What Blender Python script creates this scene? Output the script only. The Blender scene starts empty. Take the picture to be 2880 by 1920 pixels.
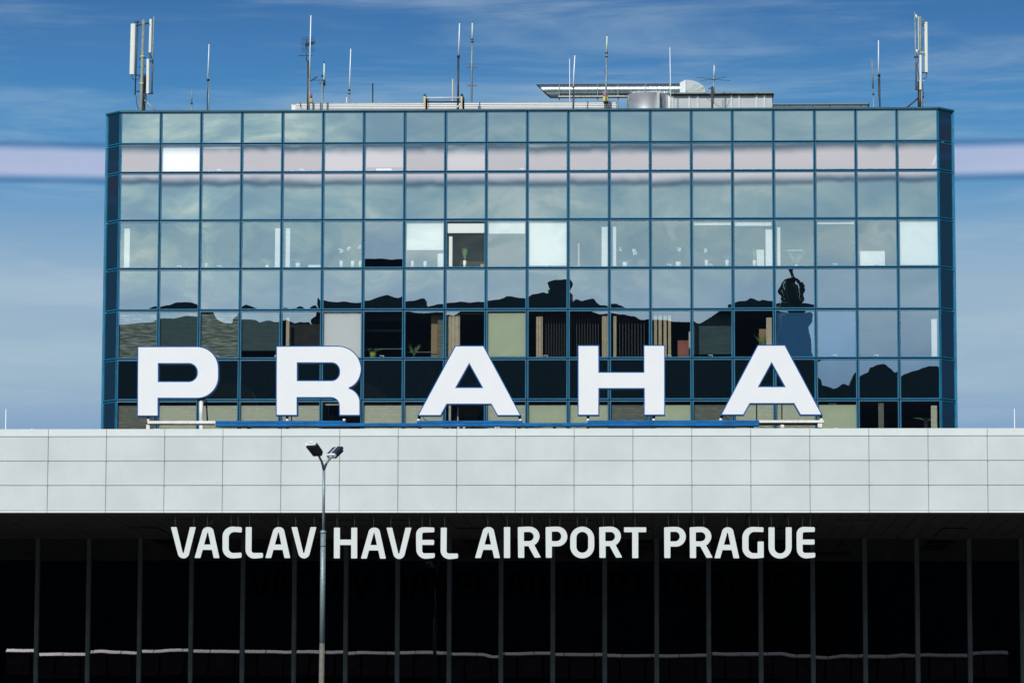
import bpy, bmesh, math, random
from mathutils import Vector, Matrix, noise
from mathutils.geometry import tessellate_polygon
random.seed(7)
S = bpy.context.scene; COL = S.collection
R = math.radians
# ------------------------------------------------------------ camera
F = 10337.0                      # focal length in photo pixels (2880 wide)
YAW, PITCH, ROLL = R(2.2736), R(7.0346), R(0.1649)
CAMP = Vector((0, 0, 1.7))
fw = Vector((-math.sin(YAW)*math.cos(PITCH), math.cos(YAW)*math.cos(PITCH), math.sin(PITCH)))
rx = Vector((math.cos(YAW), math.sin(YAW), 0)); up = rx.cross(fw)
rt = rx*math.cos(ROLL)+up*math.sin(ROLL); upv = -rx*math.sin(ROLL)+up*math.cos(ROLL)
cam = bpy.data.objects.new("camera", bpy.data.cameras.new("camera")); COL.objects.link(cam)
cam.data.sensor_width = 36; cam.data.lens = 36*F/2880; cam.data.clip_start = 1; cam.data.clip_end = 6000
m = Matrix((rt, upv, -fw)).transposed().to_4x4(); m.translation = CAMP; cam.matrix_world = m
S.camera = cam
def ray(u, v): return (fw*F+rt*(u-1440)-upv*(v-960)).normalized()
def at(u, v, Y):                 # where the ray of a photo pixel meets the plane y = Y
    d = ray(u, v); return CAMP+d*(Y/d.y)
def atz(u, v, z):                # where it meets a level plane
    d = ray(u, v); return CAMP+d*((z-1.7)/d.z)
# ------------------------------------------------------------ sun, exposure
SUN_EL, SUN_AZ = R(38), R(20)    # behind the camera, a little to the left
tosun = Vector((-math.sin(SUN_AZ)*math.cos(SUN_EL), -math.cos(SUN_AZ)*math.cos(SUN_EL), math.sin(SUN_EL)))
sl = bpy.data.lights.new("sun", 'SUN'); sl.energy = 3.6; sl.angle = R(.53); sl.color = (1, .965, .91)
so = bpy.data.objects.new("sun", sl); COL.objects.link(so); so.rotation_euler = (-tosun).to_track_quat('-Z', 'Y').to_euler()
S.view_settings.view_transform = 'Standard'; S.view_settings.look = 'None'; S.view_settings.exposure = 0; S.view_settings.gamma = 1
# ------------------------------------------------------------ node helpers
def lin(r, g, b):
    f = lambda c: (c/255/12.92) if c/255 <= .04045 else ((c/255+.055)/1.055)**2.4
    return (f(r), f(g), f(b), 1)
class NT:
    def __init__(s, tree): s.t = tree; s.n = tree.nodes; s.l = tree.links
    def new(s, typ, **k):
        n = s.n.new(typ)
        for a, b in k.items(): setattr(n, a, b)
        return n
    def put(s, sock, v):
        if hasattr(v, 'is_output') or isinstance(v, bpy.types.NodeSocket): s.l.new(v, sock)
        else: sock.default_value = v
    def math(s, op, a, b=0, c=0, clamp=False):
        n = s.new('ShaderNodeMath', operation=op); n.use_clamp = clamp
        s.put(n.inputs[0], a); s.put(n.inputs[1], b)
        if op in ('MULTIPLY_ADD', 'SMOOTH_MIN'): s.put(n.inputs[2], c)
        return n.outputs[0]
    def mix(s, f, a, b, blend='MIX'):
        n = s.new('ShaderNodeMix', data_type='RGBA', blend_type=blend); n.clamp_factor = True
        s.put(n.inputs[0], f); s.put(n.inputs[6], a); s.put(n.inputs[7], b); return n.outputs[2]
    def rng(s, v, a, b, c=0, d=1, smooth=True):
        n = s.new('ShaderNodeMapRange'); n.interpolation_type = 'SMOOTHSTEP' if smooth else 'LINEAR'
        for i, x in enumerate((v, a, b, c, d)): s.put(n.inputs[i], x)
        return n.outputs[0]
    def ramp(s, f, stops):
        n = s.new('ShaderNodeValToRGB'); e = n.color_ramp.elements
        while len(e) < len(stops): e.new(.5)
        for x, (p, c) in zip(e, stops): x.position = p; x.color = c
        s.put(n.inputs[0], f); return n.outputs[0]
    def noise(s, vec, scale, detail=3, rough=.5, dist=0, w=None, out=0):
        n = s.new('ShaderNodeTexNoise', noise_dimensions='4D' if w is not None else '3D')
        s.put(n.inputs['Vector'], vec); n.inputs['Scale'].default_value = scale; n.inputs['Detail'].default_value = detail
        n.inputs['Roughness'].default_value = rough; n.inputs['Distortion'].default_value = dist
        if w is not None: s.put(n.inputs['W'], w)
        return n.outputs[out]
    def mapping(s, vec, sc=(1, 1, 1), loc=(0, 0, 0), rot=(0, 0, 0)):
        n = s.new('ShaderNodeMapping'); s.put(n.inputs[0], vec); n.inputs[1].default_value = loc
        n.inputs[2].default_value = rot; n.inputs[3].default_value = sc; return n.outputs[0]
# ------------------------------------------------------------ world
W = bpy.data.worlds.new("World"); S.world = W; W.use_nodes = True
w = NT(W.node_tree); w.n.clear()
sky = w.new('ShaderNodeTexSky', sky_type='NISHITA'); sky.sun_disc = False; sky.sun_elevation = SUN_EL
sky.sun_rotation = math.atan2(tosun.x, tosun.y); sky.altitude = 400; sky.air_density = 1; sky.dust_density = .6; sky.ozone_density = 2
geo = w.new('ShaderNodeTexCoord').outputs['Generated']
sep = w.new('ShaderNodeSeparateXYZ'); w.put(sep.inputs[0], geo)
X, Y, Z = sep.outputs
zt = w.math('ADD', w.math('MULTIPLY_ADD', X, -.0056, Z), .0006)
K = 10.0                                   # background strength is 0.1
def kc(c, k=1.0): return (c[0]*K*k, c[1]*K*k, c[2]*K*k, 1)
zz = lambda v: ray(1440, v).z/.25          # photo row -> position on the ramp
zr = w.math('DIVIDE', zt, .25)
front = w.ramp(zr, [(0, kc(lin(165, 188, 205))), (zz(1200), kc(lin(134, 165, 199))), (zz(1060), kc(lin(156, 182, 202))),
                    (zz(800), kc(lin(152, 180, 203))), (zz(620), kc(lin(122, 163, 199))), (zz(480), kc(lin(86, 148, 196))),
                    (zz(300), kc(lin(74, 138, 192))), (zz(120), kc(lin(69, 124, 179))), (zz(-80), kc(lin(56, 106, 163))), (1, kc(lin(48, 100, 162)))])
wm = w.mapping(geo, (3, 3, 34), (0.3, 0, .2), (0, R(7), 0))
wn = w.noise(wm, 1.6, 6, .62, .5)
streak = w.rng(wn, .46, .74)
wn2 = w.noise(w.mapping(geo, (9, 9, 60), (4, 1, 2), (0, R(-4), 0)), 1.3, 5, .6, .3)
streak2 = w.rng(wn2, .5, .75)
front = w.mix(w.math('MULTIPLY', streak, .42), front, kc(lin(176, 200, 214)))
front = w.mix(w.math('MULTIPLY', streak2, .26), front, kc(lin(190, 205, 216)))
wn3 = w.noise(w.mapping(geo, (5, 5, 40), (7, 3, 5)), 1.0, 4, .55, .2)
front = w.mix(w.math('MULTIPLY', w.rng(wn3, .5, .7), w.rng(zt, .15, .10, 0, .30)), front, kc(lin(98, 138, 182)))
# the veiled sky on the sun's side (seen only as reflections in the photo)
bn = w.noise(w.mapping(geo, (9, 9, 26), (1, 2, 3.3)), 1.2, 6, .6, 1.2)
bn2 = w.noise(w.mapping(geo, (30, 30, 62), (2, 5, 1)), 1.0, 5, .55, 1.6)
bsum = w.math('MULTIPLY_ADD', w.math('SUBTRACT', bn2, .5), w.rng(X, .05, -.16, .35, 1.0), bn)
back = w.ramp(w.rng(bsum, .28, .74), [(0, kc((.42, .66, .86))), (.4, kc((.55, .82, .94))), (.75, kc((.72, .96, 1.01))), (1, kc((1.0, 1.18, 1.18)))])
back = w.mix(w.rng(X, -.03, -.13), back, (1.28, 1.25, 1.18, 1), 'MULTIPLY')
lowb = w.ramp(zr, [(zz(1150), kc((.24, .44, .74))), (zz(1000), kc((.33, .56, .88))), (zz(850), kc((.62, .84, 1.12))), (zz(700), kc((.80, 1.02, 1.2)))])
back = w.mix(w.rng(zt, ray(1440, 950).z, ray(1440, 600).z, .75, 0), back, lowb)
side = w.ramp(zr, [(0, kc((.02, .06, .11))), (.5, kc((.022, .07, .14))), (1, kc((.025, .085, .15)))])
fb = w.mix(w.rng(Y, -.25, .25), back, front)
low = w.mix(w.rng(w.math('ABSOLUTE', X), .55, .93), fb, side)
# lilac streak, no real cloud, painted as a level band all round the sky
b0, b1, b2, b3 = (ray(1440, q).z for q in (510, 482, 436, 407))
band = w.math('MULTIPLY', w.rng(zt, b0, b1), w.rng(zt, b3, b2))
dk = w.math('MULTIPLY', w.rng(zt, ray(1440, 524).z, b0), w.rng(zt, ray(1440, 395).z, b3))  # darker fringe painted along both edges of the added streak
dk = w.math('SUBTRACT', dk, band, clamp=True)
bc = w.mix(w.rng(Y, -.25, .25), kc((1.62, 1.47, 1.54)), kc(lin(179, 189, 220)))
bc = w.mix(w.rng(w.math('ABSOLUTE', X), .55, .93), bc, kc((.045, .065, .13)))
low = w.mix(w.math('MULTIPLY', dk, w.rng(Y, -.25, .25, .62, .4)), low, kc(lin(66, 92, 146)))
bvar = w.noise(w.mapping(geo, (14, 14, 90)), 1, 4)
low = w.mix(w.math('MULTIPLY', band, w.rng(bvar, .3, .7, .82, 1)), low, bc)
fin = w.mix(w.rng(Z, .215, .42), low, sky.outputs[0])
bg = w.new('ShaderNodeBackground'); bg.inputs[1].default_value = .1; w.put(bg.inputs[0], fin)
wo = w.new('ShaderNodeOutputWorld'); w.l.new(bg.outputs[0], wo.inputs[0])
# ------------------------------------------------------------ materials
def mat(name, col, rough=.5, metal=0, spec=.5, vary=0, vscale=2.0, coat=0, bump=0, bscale=20, dirt=None, streaky=0):
    m_ = bpy.data.materials.new(name); m_.use_nodes = True; t = NT(m_.node_tree)
    b = t.n['Principled BSDF']; c = (*col, 1) if len(col) == 3 else col
    tc = t.new('ShaderNodeTexCoord').outputs['Object']
    src = c
    if vary:
        n = t.noise(tc, vscale, 4, .6)
        hi = tuple(min(1, x*(1+vary)) for x in c[:3])+(1,); lo = tuple(x*(1-vary) for x in c[:3])+(1,)
        src = t.mix(t.rng(n, .3, .7), lo, hi)
    if streaky:
        n = t.noise(t.mapping(tc, (7, 7, .35)), 3, 4, .6)
        src = t.mix(t.rng(n, .52, .75, 0, streaky), src, tuple(x*.55 for x in c[:3])+(1,))
    if dirt:
        n = t.noise(tc, dirt[1], 6, .65); src = t.mix(t.rng(n, .55, .72, 0, dirt[2]), src, dirt[0])
    t.put(b.inputs['Base Color'], src)
    b.inputs['Roughness'].default_value = rough; b.inputs['Metallic'].default_value = metal
    b.inputs['Specular IOR Level'].default_value = spec; b.inputs['Coat Weight'].default_value = coat
    if bump:
        bn_ = t.new('ShaderNodeBump'); bn_.inputs[0].default_value = bump; bn_.inputs[1].default_value = .01
        t.put(bn_.inputs['Height'], t.noise(tc, bscale, 3)); t.put(b.inputs['Normal'], bn_.outputs[0])
    return m_
def glass(name, refl, tint, base=None, wob=.004, tilt=.0012, nscale=.9, gcol=(.90, .965, 1)):
    """float glass: a mirror film over either the room behind it or a dark backing; every pane bows a little differently"""
    m_ = bpy.data.materials.new(name); m_.use_nodes = True; t = NT(m_.node_tree); t.n.clear()
    tc = t.new('ShaderNodeTexCoord').outputs['Object']
    oi = t.new('ShaderNodeObjectInfo').outputs['Random']
    wv = t.math('MULTIPLY', oi, 137.0)
    nc = t.noise(tc, nscale, 1.5, .45, .6, w=wv, out=1)
    def vm(op, a, b):
        n = t.new('ShaderNodeVectorMath', operation=op); t.put(n.inputs[0], a)
        if op == 'SCALE': t.put(n.inputs['Scale'], b)
        else: t.put(n.inputs[1], b)
        return n.outputs[0]
    d = vm('SCALE', vm('SUBTRACT', nc, (.5, .5, .5)), t.math('MULTIPLY', wob, t.math('MULTIPLY_ADD', t.math('POWER', t.math('FRACT', t.math('MULTIPLY', oi, 31.7)), 2), 1.6, .5)))
    wn_ = t.new('ShaderNodeTexWhiteNoise', noise_dimensions='1D'); t.put(wn_.inputs['W'], wv)
    d2 = vm('SCALE', vm('SUBTRACT', wn_.outputs[1], (.5, .5, .5)), tilt)
    g = t.new('ShaderNodeNewGeometry')
    nn = vm('ADD', vm('ADD', g.outputs['Normal'], d), d2)
    nn = vm('NORMALIZE', nn, (0, 0, 0))
    gl = t.new('ShaderNodeBsdfGlossy'); gl.inputs['Roughness'].default_value = 0.0
    gl.inputs['Color'].default_value = (*gcol, 1); t.put(gl.inputs['Normal'], nn)
    if base is None:
        bs = t.new('ShaderNodeBsdfTransparent'); bs.inputs[0].default_value = (*tint, 1)
    else:
        bs = t.new('ShaderNodeBsdfDiffuse'); bs.inputs[0].default_value = (*base, 1)
    lw = t.new('ShaderNodeLayerWeight'); lw.inputs[0].default_value = .25
    fac = t.math('MULTIPLY_ADD', lw.outputs['Fresnel'], .25, refl, clamp=True)
    mx = t.new('ShaderNodeMixShader'); t.put(mx.inputs[0], fac); t.l.new(bs.outputs[0], mx.inputs[1]); t.l.new(gl.outputs[0], mx.inputs[2])
    o = t.new('ShaderNodeOutputMaterial'); t.l.new(mx.outputs[0], o.inputs[0]); return m_
M = dict(
    pane=glass('tinted glass', .38, (.965, .975, .96), wob=.0046, tilt=.0016),
    spandrel=glass('enamelled glass', .41, None, (.004, .010, .014), wob=.0046, tilt=.0016),
    paneflat=glass('true window glass', .38, (.965, .975, .96), wob=.0007, tilt=.0004),
    spanflat=glass('true spandrel glass', .41, None, (.004, .010, .014), wob=.0007, tilt=.0004),
    spancalm=glass('calm spandrel glass', .41, None, (.004, .010, .014), wob=.0026, tilt=.0005, nscale=1.6),
    clear=glass('clear glass', .05, (.9, .92, .9), wob=.003),
    chamfer=glass('corner glass', .36, None, (.004, .012, .02), wob=.001),
    hall=glass('dark hall glass', .052, (.16, .17, .19), wob=.0014, tilt=.0012, nscale=.5),
    blue=mat('blue enamel frame', (.008, .155, .285), .36, spec=.5, vary=.22, vscale=1.2, dirt=((.16, .27, .32, 1), 5, .3)),
    bluedark=mat('blue parapet cap', (.01, .09, .14), .45, vary=.2),
    gasket=mat('black gasket', (.012, .014, .02), .6),
    brick=mat('red brown cabinet', (.33, .13, .09), .7, vary=.2),
    fascia=mat('pale coated panel', (.595, .64, .635), .24, spec=.5, vary=.06, vscale=.4, streaky=.06),
    trim=mat('pale trim', (.66, .72, .70), .4, vary=.03),
    joint=mat('panel joint', (.24, .27, .26), .8),
    roofing=mat('grey roofing', (.09, .09, .09), .9, vary=.2),
    concrete=mat('concrete', (.32, .31, .29), .85, vary=.15, bump=.2),
    white=mat('white sign face', (.755, .77, .778), .45, vary=.018, vscale=.8, streaky=.06),
    casing=mat('blue sign casing', (.003, .09, .30), .5, spec=.2, vary=.12),
    lettr=mat('pale letter face', (.655, .695, .685), .35, vary=.01),
    lside=mat('dark letter edge', (.012, .03, .03), .6),
    beam=mat('blue steel beam', (.001, .115, .33), .6, spec=.2, vary=.2, dirt=((.16, .22, .22, 1), 9, .35)),
    wbeam=mat('white steel beam', (.75, .74, .70), .45, vary=.06, dirt=((.30, .22, .16, 1), 6, .5)),
    galv=mat('galvanised steel', (.23, .30, .315), .5, .35, vary=.18, vscale=14, streaky=.25),
    galvdirt=mat('weathered post foot', (.13, .13, .105), .75, vary=.2, vscale=9),
    rust=mat('rusty clamp', (.20, .10, .04), .8, vary=.3, vscale=20),
    mast=mat('green grey mast paint', (.19, .24, .22), .55, vary=.2, vscale=9, streaky=.3),
    dark=mat('black rubber', (.012, .013, .016), .55),
    dkmetal=mat('dark steel', (.045, .05, .055), .5, .3, vary=.25, vscale=8),
    antenna=mat('cream radome', (.70, .73, .66), .4, vary=.04, vscale=3, streaky=.15),
    whip=mat('white fibreglass', (.82, .86, .86), .35),
    gwhip=mat('pale green fibreglass', (.50, .64, .56), .4),
    wood=mat('cream timber pole', (.62, .48, .28), .7, vary=.15),
    yellow=mat('yellow beacon base', (.62, .52, .10), .5, vary=.1),
    pinkg=mat('pink beacon dome', (.50, .22, .27), .15, coat=1, vary=.1),
    rib=mat('white louvre', (.80, .80, .79), .45, vary=.03),
    ribgap=mat('louvre gap', (.05, .09, .08), .7),
    sheet=mat('bright sheet metal', (.60, .62, .62), .38, .75, vary=.08, vscale=2.5),
    sheetw=mat('pale sheet metal', (.43, .47, .47), .5, .1, vary=.05, vscale=2),
    duct=mat('galvanised duct', (.30, .35, .36), .27, .9, vary=.1, vscale=6),
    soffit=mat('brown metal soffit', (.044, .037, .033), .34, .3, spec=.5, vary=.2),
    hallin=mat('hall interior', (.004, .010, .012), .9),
    mullion=mat('grey mullion', (.062, .076, .08), .5, .2, vary=.15),
    room=mat('dim office wall', (.035, .038, .036), .9, vary=.2),
    slab=mat('office floor', (.05, .05, .05), .9),
    ceil=mat('office ceiling', (.12, .125, .12), .9),
    blind=mat('white blind cloth', (.86, .88, .85), .8),
    soft=mat('grey blind cloth', (.27, .27, .27), .8),
    blindb=mat('bright blind', (.90, .92, .92), .7),
    wfurn=mat('white office furniture', (.84, .86, .83), .5),
    greenb=mat('pale green blind', (.62, .70, .52), .8, vary=.03),
    beige=mat('beige curtain', (.66, .60, .44), .85, vary=.08, vscale=6),
    pot=mat('white flower pot', (.85, .87, .85), .4),
    gpot=mat('green flower pot', (.30, .42, .08), .4),
    leaf=mat('house plant leaf', (.10, .22, .07), .5, vary=.3, vscale=8),
    petal=mat('white petal', (.88, .88, .86), .6),
    card=mat('brown box', (.45, .33, .18), .8),
    lamphead=mat('white lamp housing', (.78, .80, .80), .35, vary=.03),
    lampglass=mat('dark lamp panel', (.02, .035, .06), .2, coat=.5),
    lampunder=mat('dark lamp underside', (.016, .02, .02), .5),
    grey=mat('dark grey wall', (.040, .05, .055), .85, vary=.2),
    umber=mat('brown cladding', (.34, .19, .16), .7, vary=.2),
    coping=mat('bright coping metal', (.90, .78, .80), .43, 1),
    asphalt=mat('asphalt', (.05, .05, .052), .9, vary=.25, vscale=.8),
    paving=mat('concrete paving', (.22, .215, .205), .9, vary=.15, vscale=1.0),
)
def slatted(name, c, per, dark_):
    m_ = bpy.data.materials.new(name); m_.use_nodes = True; t = NT(m_.node_tree); b = t.n['Principled BSDF']
    tc = t.new('ShaderNodeTexCoord').outputs['Object']; s = t.new('ShaderNodeSeparateXYZ'); t.put(s.inputs[0], tc)
    f = t.math('FRACT', t.math('MULTIPLY', s.outputs[2], 1/per))
    g = t.math('MULTIPLY', t.rng(f, .0, .18), t.rng(f, 1.0, .82))
    n = t.noise(t.mapping(tc, (1, 1, 9)), 2.2, 4, .6)
    base = t.mix(t.rng(n, .35, .7), (*[x*dark_ for x in c], 1), (*c, 1))
    t.put(b.inputs['Base Color'], t.mix(g, (*[x*.35 for x in c], 1), base)); b.inputs['Roughness'].default_value = .6; return m_
M['venetian'] = slatted('grey green venetian blind', (.80, .85, .68), .045, .8)
M['venetiand'] = slatted('dark venetian blind', (.30, .34, .28), .045, .5)
M['venetiang'] = slatted('green tinted venetian blind', (.36, .48, .42), .05, .10)
M['venetianm'] = slatted('teal venetian blind', (.055, .13, .14), .05, .6)
M['blueblind'] = slatted('deep blue venetian blind', (.0, .125, .32), .05, .8)
def brushed():
    m_ = M['duct']; t = NT(m_.node_tree); b = t.n['Principled BSDF']
    tc = t.new('ShaderNodeTexCoord').outputs['Object']; wv = t.new('ShaderNodeTexWave', wave_type='BANDS', bands_direction='X', wave_profile='SAW')
    t.put(wv.inputs[0], tc); wv.inputs['Scale'].default_value = 1.9; wv.inputs['Distortion'].default_value = .0
    n = t.noise(t.mapping(tc, (11, .6, .6)), 2.5, 3)
    bp = t.new('ShaderNodeBump'); bp.inputs[0].default_value = .6; bp.inputs[1].default_value = .012
    t.put(bp.inputs['Height'], t.math('ADD', wv.outputs['Fac'], t.math('MULTIPLY', n, 1.6))); t.put(b.inputs['Normal'], bp.outputs[0])
brushed()
def soffit_wave():
    t = NT(M['soffit'].node_tree); b = t.n['Principled BSDF']
    tc = t.new('ShaderNodeTexCoord').outputs['Object']
    bp = t.new('ShaderNodeBump'); bp.inputs[0].default_value = 1; bp.inputs[1].default_value = .06
    sx = t.new('ShaderNodeSeparateXYZ'); t.put(sx.inputs[0], tc)
    t.put(bp.inputs['Height'], t.math('MULTIPLY', t.noise(t.mapping(tc, (.9, 5, 1)), 1.3, 3), t.rng(sx.outputs[0], -20, 2, 1.0, .12))); t.put(b.inputs['Normal'], bp.outputs[0])
soffit_wave()
# ------------------------------------------------------------ mesh helpers
WO = {}
def obj(name, bm, mt, parent=None, origin=None, smooth=False, rotz=0, **props):
    """link bm (world coordinates, or local ones when origin is 'local') as one mesh object"""
    me = bpy.data.meshes.new(name)
    if origin is None:
        c = Vector((0, 0, 0)); z0 = 1e9
        for v in bm.verts: c += v.co; z0 = min(z0, v.co.z)
        c /= max(1, len(bm.verts)); c.z = z0; origin = c
        for v in bm.verts: v.co -= origin
    bmesh.ops.recalc_face_normals(bm, faces=bm.faces) if not getattr(bm, 'keep', False) else None
    if smooth:
        for f in bm.faces: f.smooth = True
    bm.to_mesh(me); bm.free()
    if smooth: me.shade_auto = True if hasattr(me, 'shade_auto') else None
    me.materials.append(M[mt] if isinstance(mt, str) else mt)
    return link(name, me, origin, parent, rotz, **props)
def link(name, me, origin, parent=None, rotz=0, **props):
    o = bpy.data.objects.new(name, me); COL.objects.link(o); WO[o] = Vector(origin)
    if parent: o.parent = parent; o.location = Vector(origin)-WO[parent] if not props.pop('loc_local', False) else Vector(origin)
    else: props.pop('loc_local', None); o.location = origin
    o.rotation_euler.z = rotz
    for k, v in props.items(): o[k] = v
    return o
def thing(name, label, cat, loc=(0, 0, 0), group=None, rotz=0):
    o = bpy.data.objects.new(name, None); COL.objects.link(o); o.location = loc; WO[o] = Vector(loc); o.rotation_euler.z = rotz
    o.empty_display_size = .2; o['label'] = label; o['category'] = cat
    if group: o['group'] = group
    return o
def nb(): return bmesh.new()
def box(bm, x0, x1, y0, y1, z0, z1, mi=0):
    vs = [bm.verts.new((x, y, z)) for x in (x0, x1) for y in (y0, y1) for z in (z0, z1)]
    for a in ((0, 1, 3, 2), (4, 6, 7, 5), (0, 4, 5, 1), (2, 3, 7, 6), (0, 2, 6, 4), (1, 5, 7, 3)):
        bm.faces.new([vs[i] for i in a]).material_index = mi
    return bm
def bx(*a): return box(nb(), *a)
def tube(bm, pts, rad, n=8, caps=True):
    pts = [Vector(p) for p in pts]; rs = rad if isinstance(rad, (list, tuple)) else [rad]*len(pts)
    rings = []; prev = None
    for i, p in enumerate(pts):
        d = (pts[min(i+1, len(pts)-1)]-pts[max(i-1, 0)]).normalized()
        a = Vector((0, 0, 1)) if abs(d.z) < .9 else Vector((1, 0, 0))
        if prev: a = prev
        e1 = (a-d*a.dot(d)).normalized(); prev = e1; e2 = d.cross(e1)
        rings.append([bm.verts.new(p+(e1*math.cos(2*math.pi*k/n)+e2*math.sin(2*math.pi*k/n))*rs[i]) for k in range(n)])
    for a, b in zip(rings, rings[1:]):
        for k in range(n): bm.faces.new((a[k], a[(k+1) % n], b[(k+1) % n], b[k])).smooth = True
    if caps:
        for r_ in (rings[0], rings[-1]): bm.faces.new(r_)
    return bm
def tb(pts, rad, n=8): return tube(nb(), pts, rad, n)
def fillet(poly, n=7):
    """polygon of (x, y, t): corners cut back by t and rounded"""
    out = []; L = len(poly)
    for i, p in enumerate(poly):
        c = Vector(p[:2]); t = p[2] if len(p) > 2 else 0
        if t <= 0: out.append(c); continue
        a = Vector(poly[i-1][:2]); b = Vector(poly[(i+1) % L][:2])
        pa = c+(a-c).normalized()*min(t, (a-c).length*.98); pb = c+(b-c).normalized()*min(t, (b-c).length*.98)
        k = .5523; c1 = pa.lerp(c, k); c2 = pb.lerp(c, k); m_ = n if t > 4 else 3
        for j in range(m_+1):
            s = j/m_; q = (1-s)**3*pa+3*(1-s)**2*s*c1+3*(1-s)*s*s*c2+s**3*pb; out.append(q)
    res = [out[0]]
    for q in out[1:]:
        if (q-res[-1]).length > 1e-3: res.append(q)
    if (res[0]-res[-1]).length < 1e-3: res.pop()
    return res
def area(p): return sum(p[i-1].x*p[i].y-p[i].x*p[i-1].y for i in range(len(p)))/2
def grow(p, d):
    """offset a closed outline outwards by d"""
    s = 1 if area(p) > 0 else -1; out = []; L = len(p)
    for i in range(L):
        e1 = (p[i]-p[i-1]).normalized(); e2 = (p[(i+1) % L]-p[i]).normalized()
        n1 = Vector((e1.y, -e1.x))*s; n2 = Vector((e2.y, -e2.x))*s; b = n1+n2
        if b.length < .3: b = n1
        else: b = b/max(.45, b.dot(n1))
        out.append(p[i]+b*d)
    return out
def prism(bm, loops, fn0, fn1):
    """loops: outer then holes (2D); fn0/fn1 map a 2D point to front/back 3D"""
    allp = [q for l in loops for q in l]
    tris = tessellate_polygon([[Vector((q.x, q.y, 0)) for q in l] for l in loops])
    fr = [bm.verts.new(fn0(q)) for q in allp]; bk = [bm.verts.new(fn1(q)) for q in allp]
    for t in tris:
        try: bm.faces.new([fr[i] for i in t]); bm.faces.new([bk[i] for i in reversed(t)])
        except ValueError: pass
    k = 0
    for l in loops:
        L = len(l)
        for i in range(L):
            a, b = k+i, k+(i+1) % L
            bm.faces.new((fr[a], fr[b], bk[b], bk[a]))
        k += L
    return bm
# ------------------------------------------------------------ key measures
YT, YC, YG = 137.3, 125.0, 137.9           # tower face, canopy face, hall glass
TX, TW = -20.405, 1.5517; TR = TX+20*TW    # tower modules
CX, CW = -20.891, 2.0071                   # canopy panel joints
MX, MW = -23.352, 1.9440                   # hall mullions
z_of = lambda v, Y_, u=1440: at(u, v, Y_).z
ZS = z_of(1441, YC); ZF = z_of(1205, YC)   # soffit, canopy top
CAN0, CAN1 = CX-12*CW, CX+28*CW            # canopy runs well past the frame
ZR = z_of(308.5, YT)                       # tower top
rowv = [311.5, 402, 483, 617.6, 754, 871, 1008.6, 1125, 1262]
rowz = [z_of(v, YT) for v in rowv]
# ------------------------------------------------------------ ground
b = nb(); box(b, -1500, 1500, -1500, 1500, -.5, 0); obj('ground', b, 'asphalt', origin=(0, 0, 0), kind='structure')
b = nb(); box(b, CAN0, CAN1, 119, YG+2, .0, .13); obj('pavement', b, 'paving', origin=(0, 0, 0), kind='structure')
# ------------------------------------------------------------ terminal building with its canopy
term = thing('terminal_building', 'low terminal with pale panelled canopy over a black glass front', 'building', ((CAN0+CAN1)/2, YG, 0))
# fascia panels: separate raised cassettes with open joints
zl = [z_of(v, YC) for v in (1225.8, 1295, 1364, 1434.8)]
b = nb(); g = .0045
for i in range(40):
    x0, x1 = CX+(i-12)*CW+g, CX+(i-11)*CW-g
    for za, zb in ((zl[1]+g, zl[0]-g), (zl[2]+g, zl[1]-g), (zl[3]+g, zl[2]-g)):
        jj = random.uniform(-.002, .002); k = .012
        vs = [b.verts.new(p) for p in ((x0, YC+.03, za), (x1, YC+.03, za), (x1, YC+.03, zb), (x0, YC+.03, zb),
              (x0+k, YC+jj, za+k), (x1-k, YC-jj, za+k), (x1-k, YC-jj*.5, zb-k), (x0+k, YC+jj*.5, zb-k))]
        for a in ((4, 5, 6, 7), (0, 1, 5, 4), (1, 2, 6, 5), (2, 3, 7, 6), (3, 0, 4, 7)): b.faces.new([vs[i_] for i_ in a])
obj('fascia', b, 'fascia', term)
b = nb(); box(b, CAN0, CAN1, YC+.032, YC+.25, ZS+.012, ZF-.03); obj('fascia_backing', b, 'joint', term)
b = nb()
for i in range(40):
    x0, x1 = CX+(i-12)*CW+.008, CX+(i-11)*CW-.008
    box(b, x0, x1, YC-.02, YC+.34, zl[0]+g, ZF)
obj('parapet_cap', b, 'trim', term)
b = nb()
for i in range(40):
    x0, x1 = CX+(i-12)*CW+.008, CX+(i-11)*CW-.008
    box(b, x0, x1, YC-.03, YC+.12, ZS+.003, zl[3]-g)
obj('drip_edge', b, 'trim', term)
b = nb()                                   # small clips where joints cross
for i in range(40):
    for z in zl:
        box(b, CX+(i-12)*CW-.018, CX+(i-12)*CW+.018, YC-.012, YC+.02, z-.016, z+.016)
obj('joint_clip', b, 'concrete', term, kind='stuff')
# soffit: boards running away from the eaves
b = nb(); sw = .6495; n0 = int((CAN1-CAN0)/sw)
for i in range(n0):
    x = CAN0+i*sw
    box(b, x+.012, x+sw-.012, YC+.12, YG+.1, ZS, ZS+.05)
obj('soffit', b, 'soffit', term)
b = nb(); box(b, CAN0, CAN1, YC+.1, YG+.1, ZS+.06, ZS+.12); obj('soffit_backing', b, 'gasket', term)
b = nb(); box(b, CAN0, CAN1, YC+.26, YT-.02, ZF-.55, ZF-.42); box(b, CAN0, TX-.7, YT-.02, 165, ZF-.55, ZF-.42); box(b, TR+.7, CAN1, YT-.02, 165, ZF-.55, ZF-.42)
obj('canopy_roof', b, 'roofing', term)
for (ua, ub, va, vb) in ((452, 562, 1460, 1475), (915, 1042, 1461, 1476), (1096, 1196, 1461, 1476), (1558, 1668, 1462, 1477), (2352, 2462, 1461, 1476)):
    p0, p1 = atz(ua, va, ZS), atz(ub, va, ZS); p2 = atz(ub, vb, ZS)
    b = nb(); box(b, p0.x, p1.x, p0.y, p2.y, ZS-.02, ZS-.004)
    obj('ceiling_light', b, 'dark', term)
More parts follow.
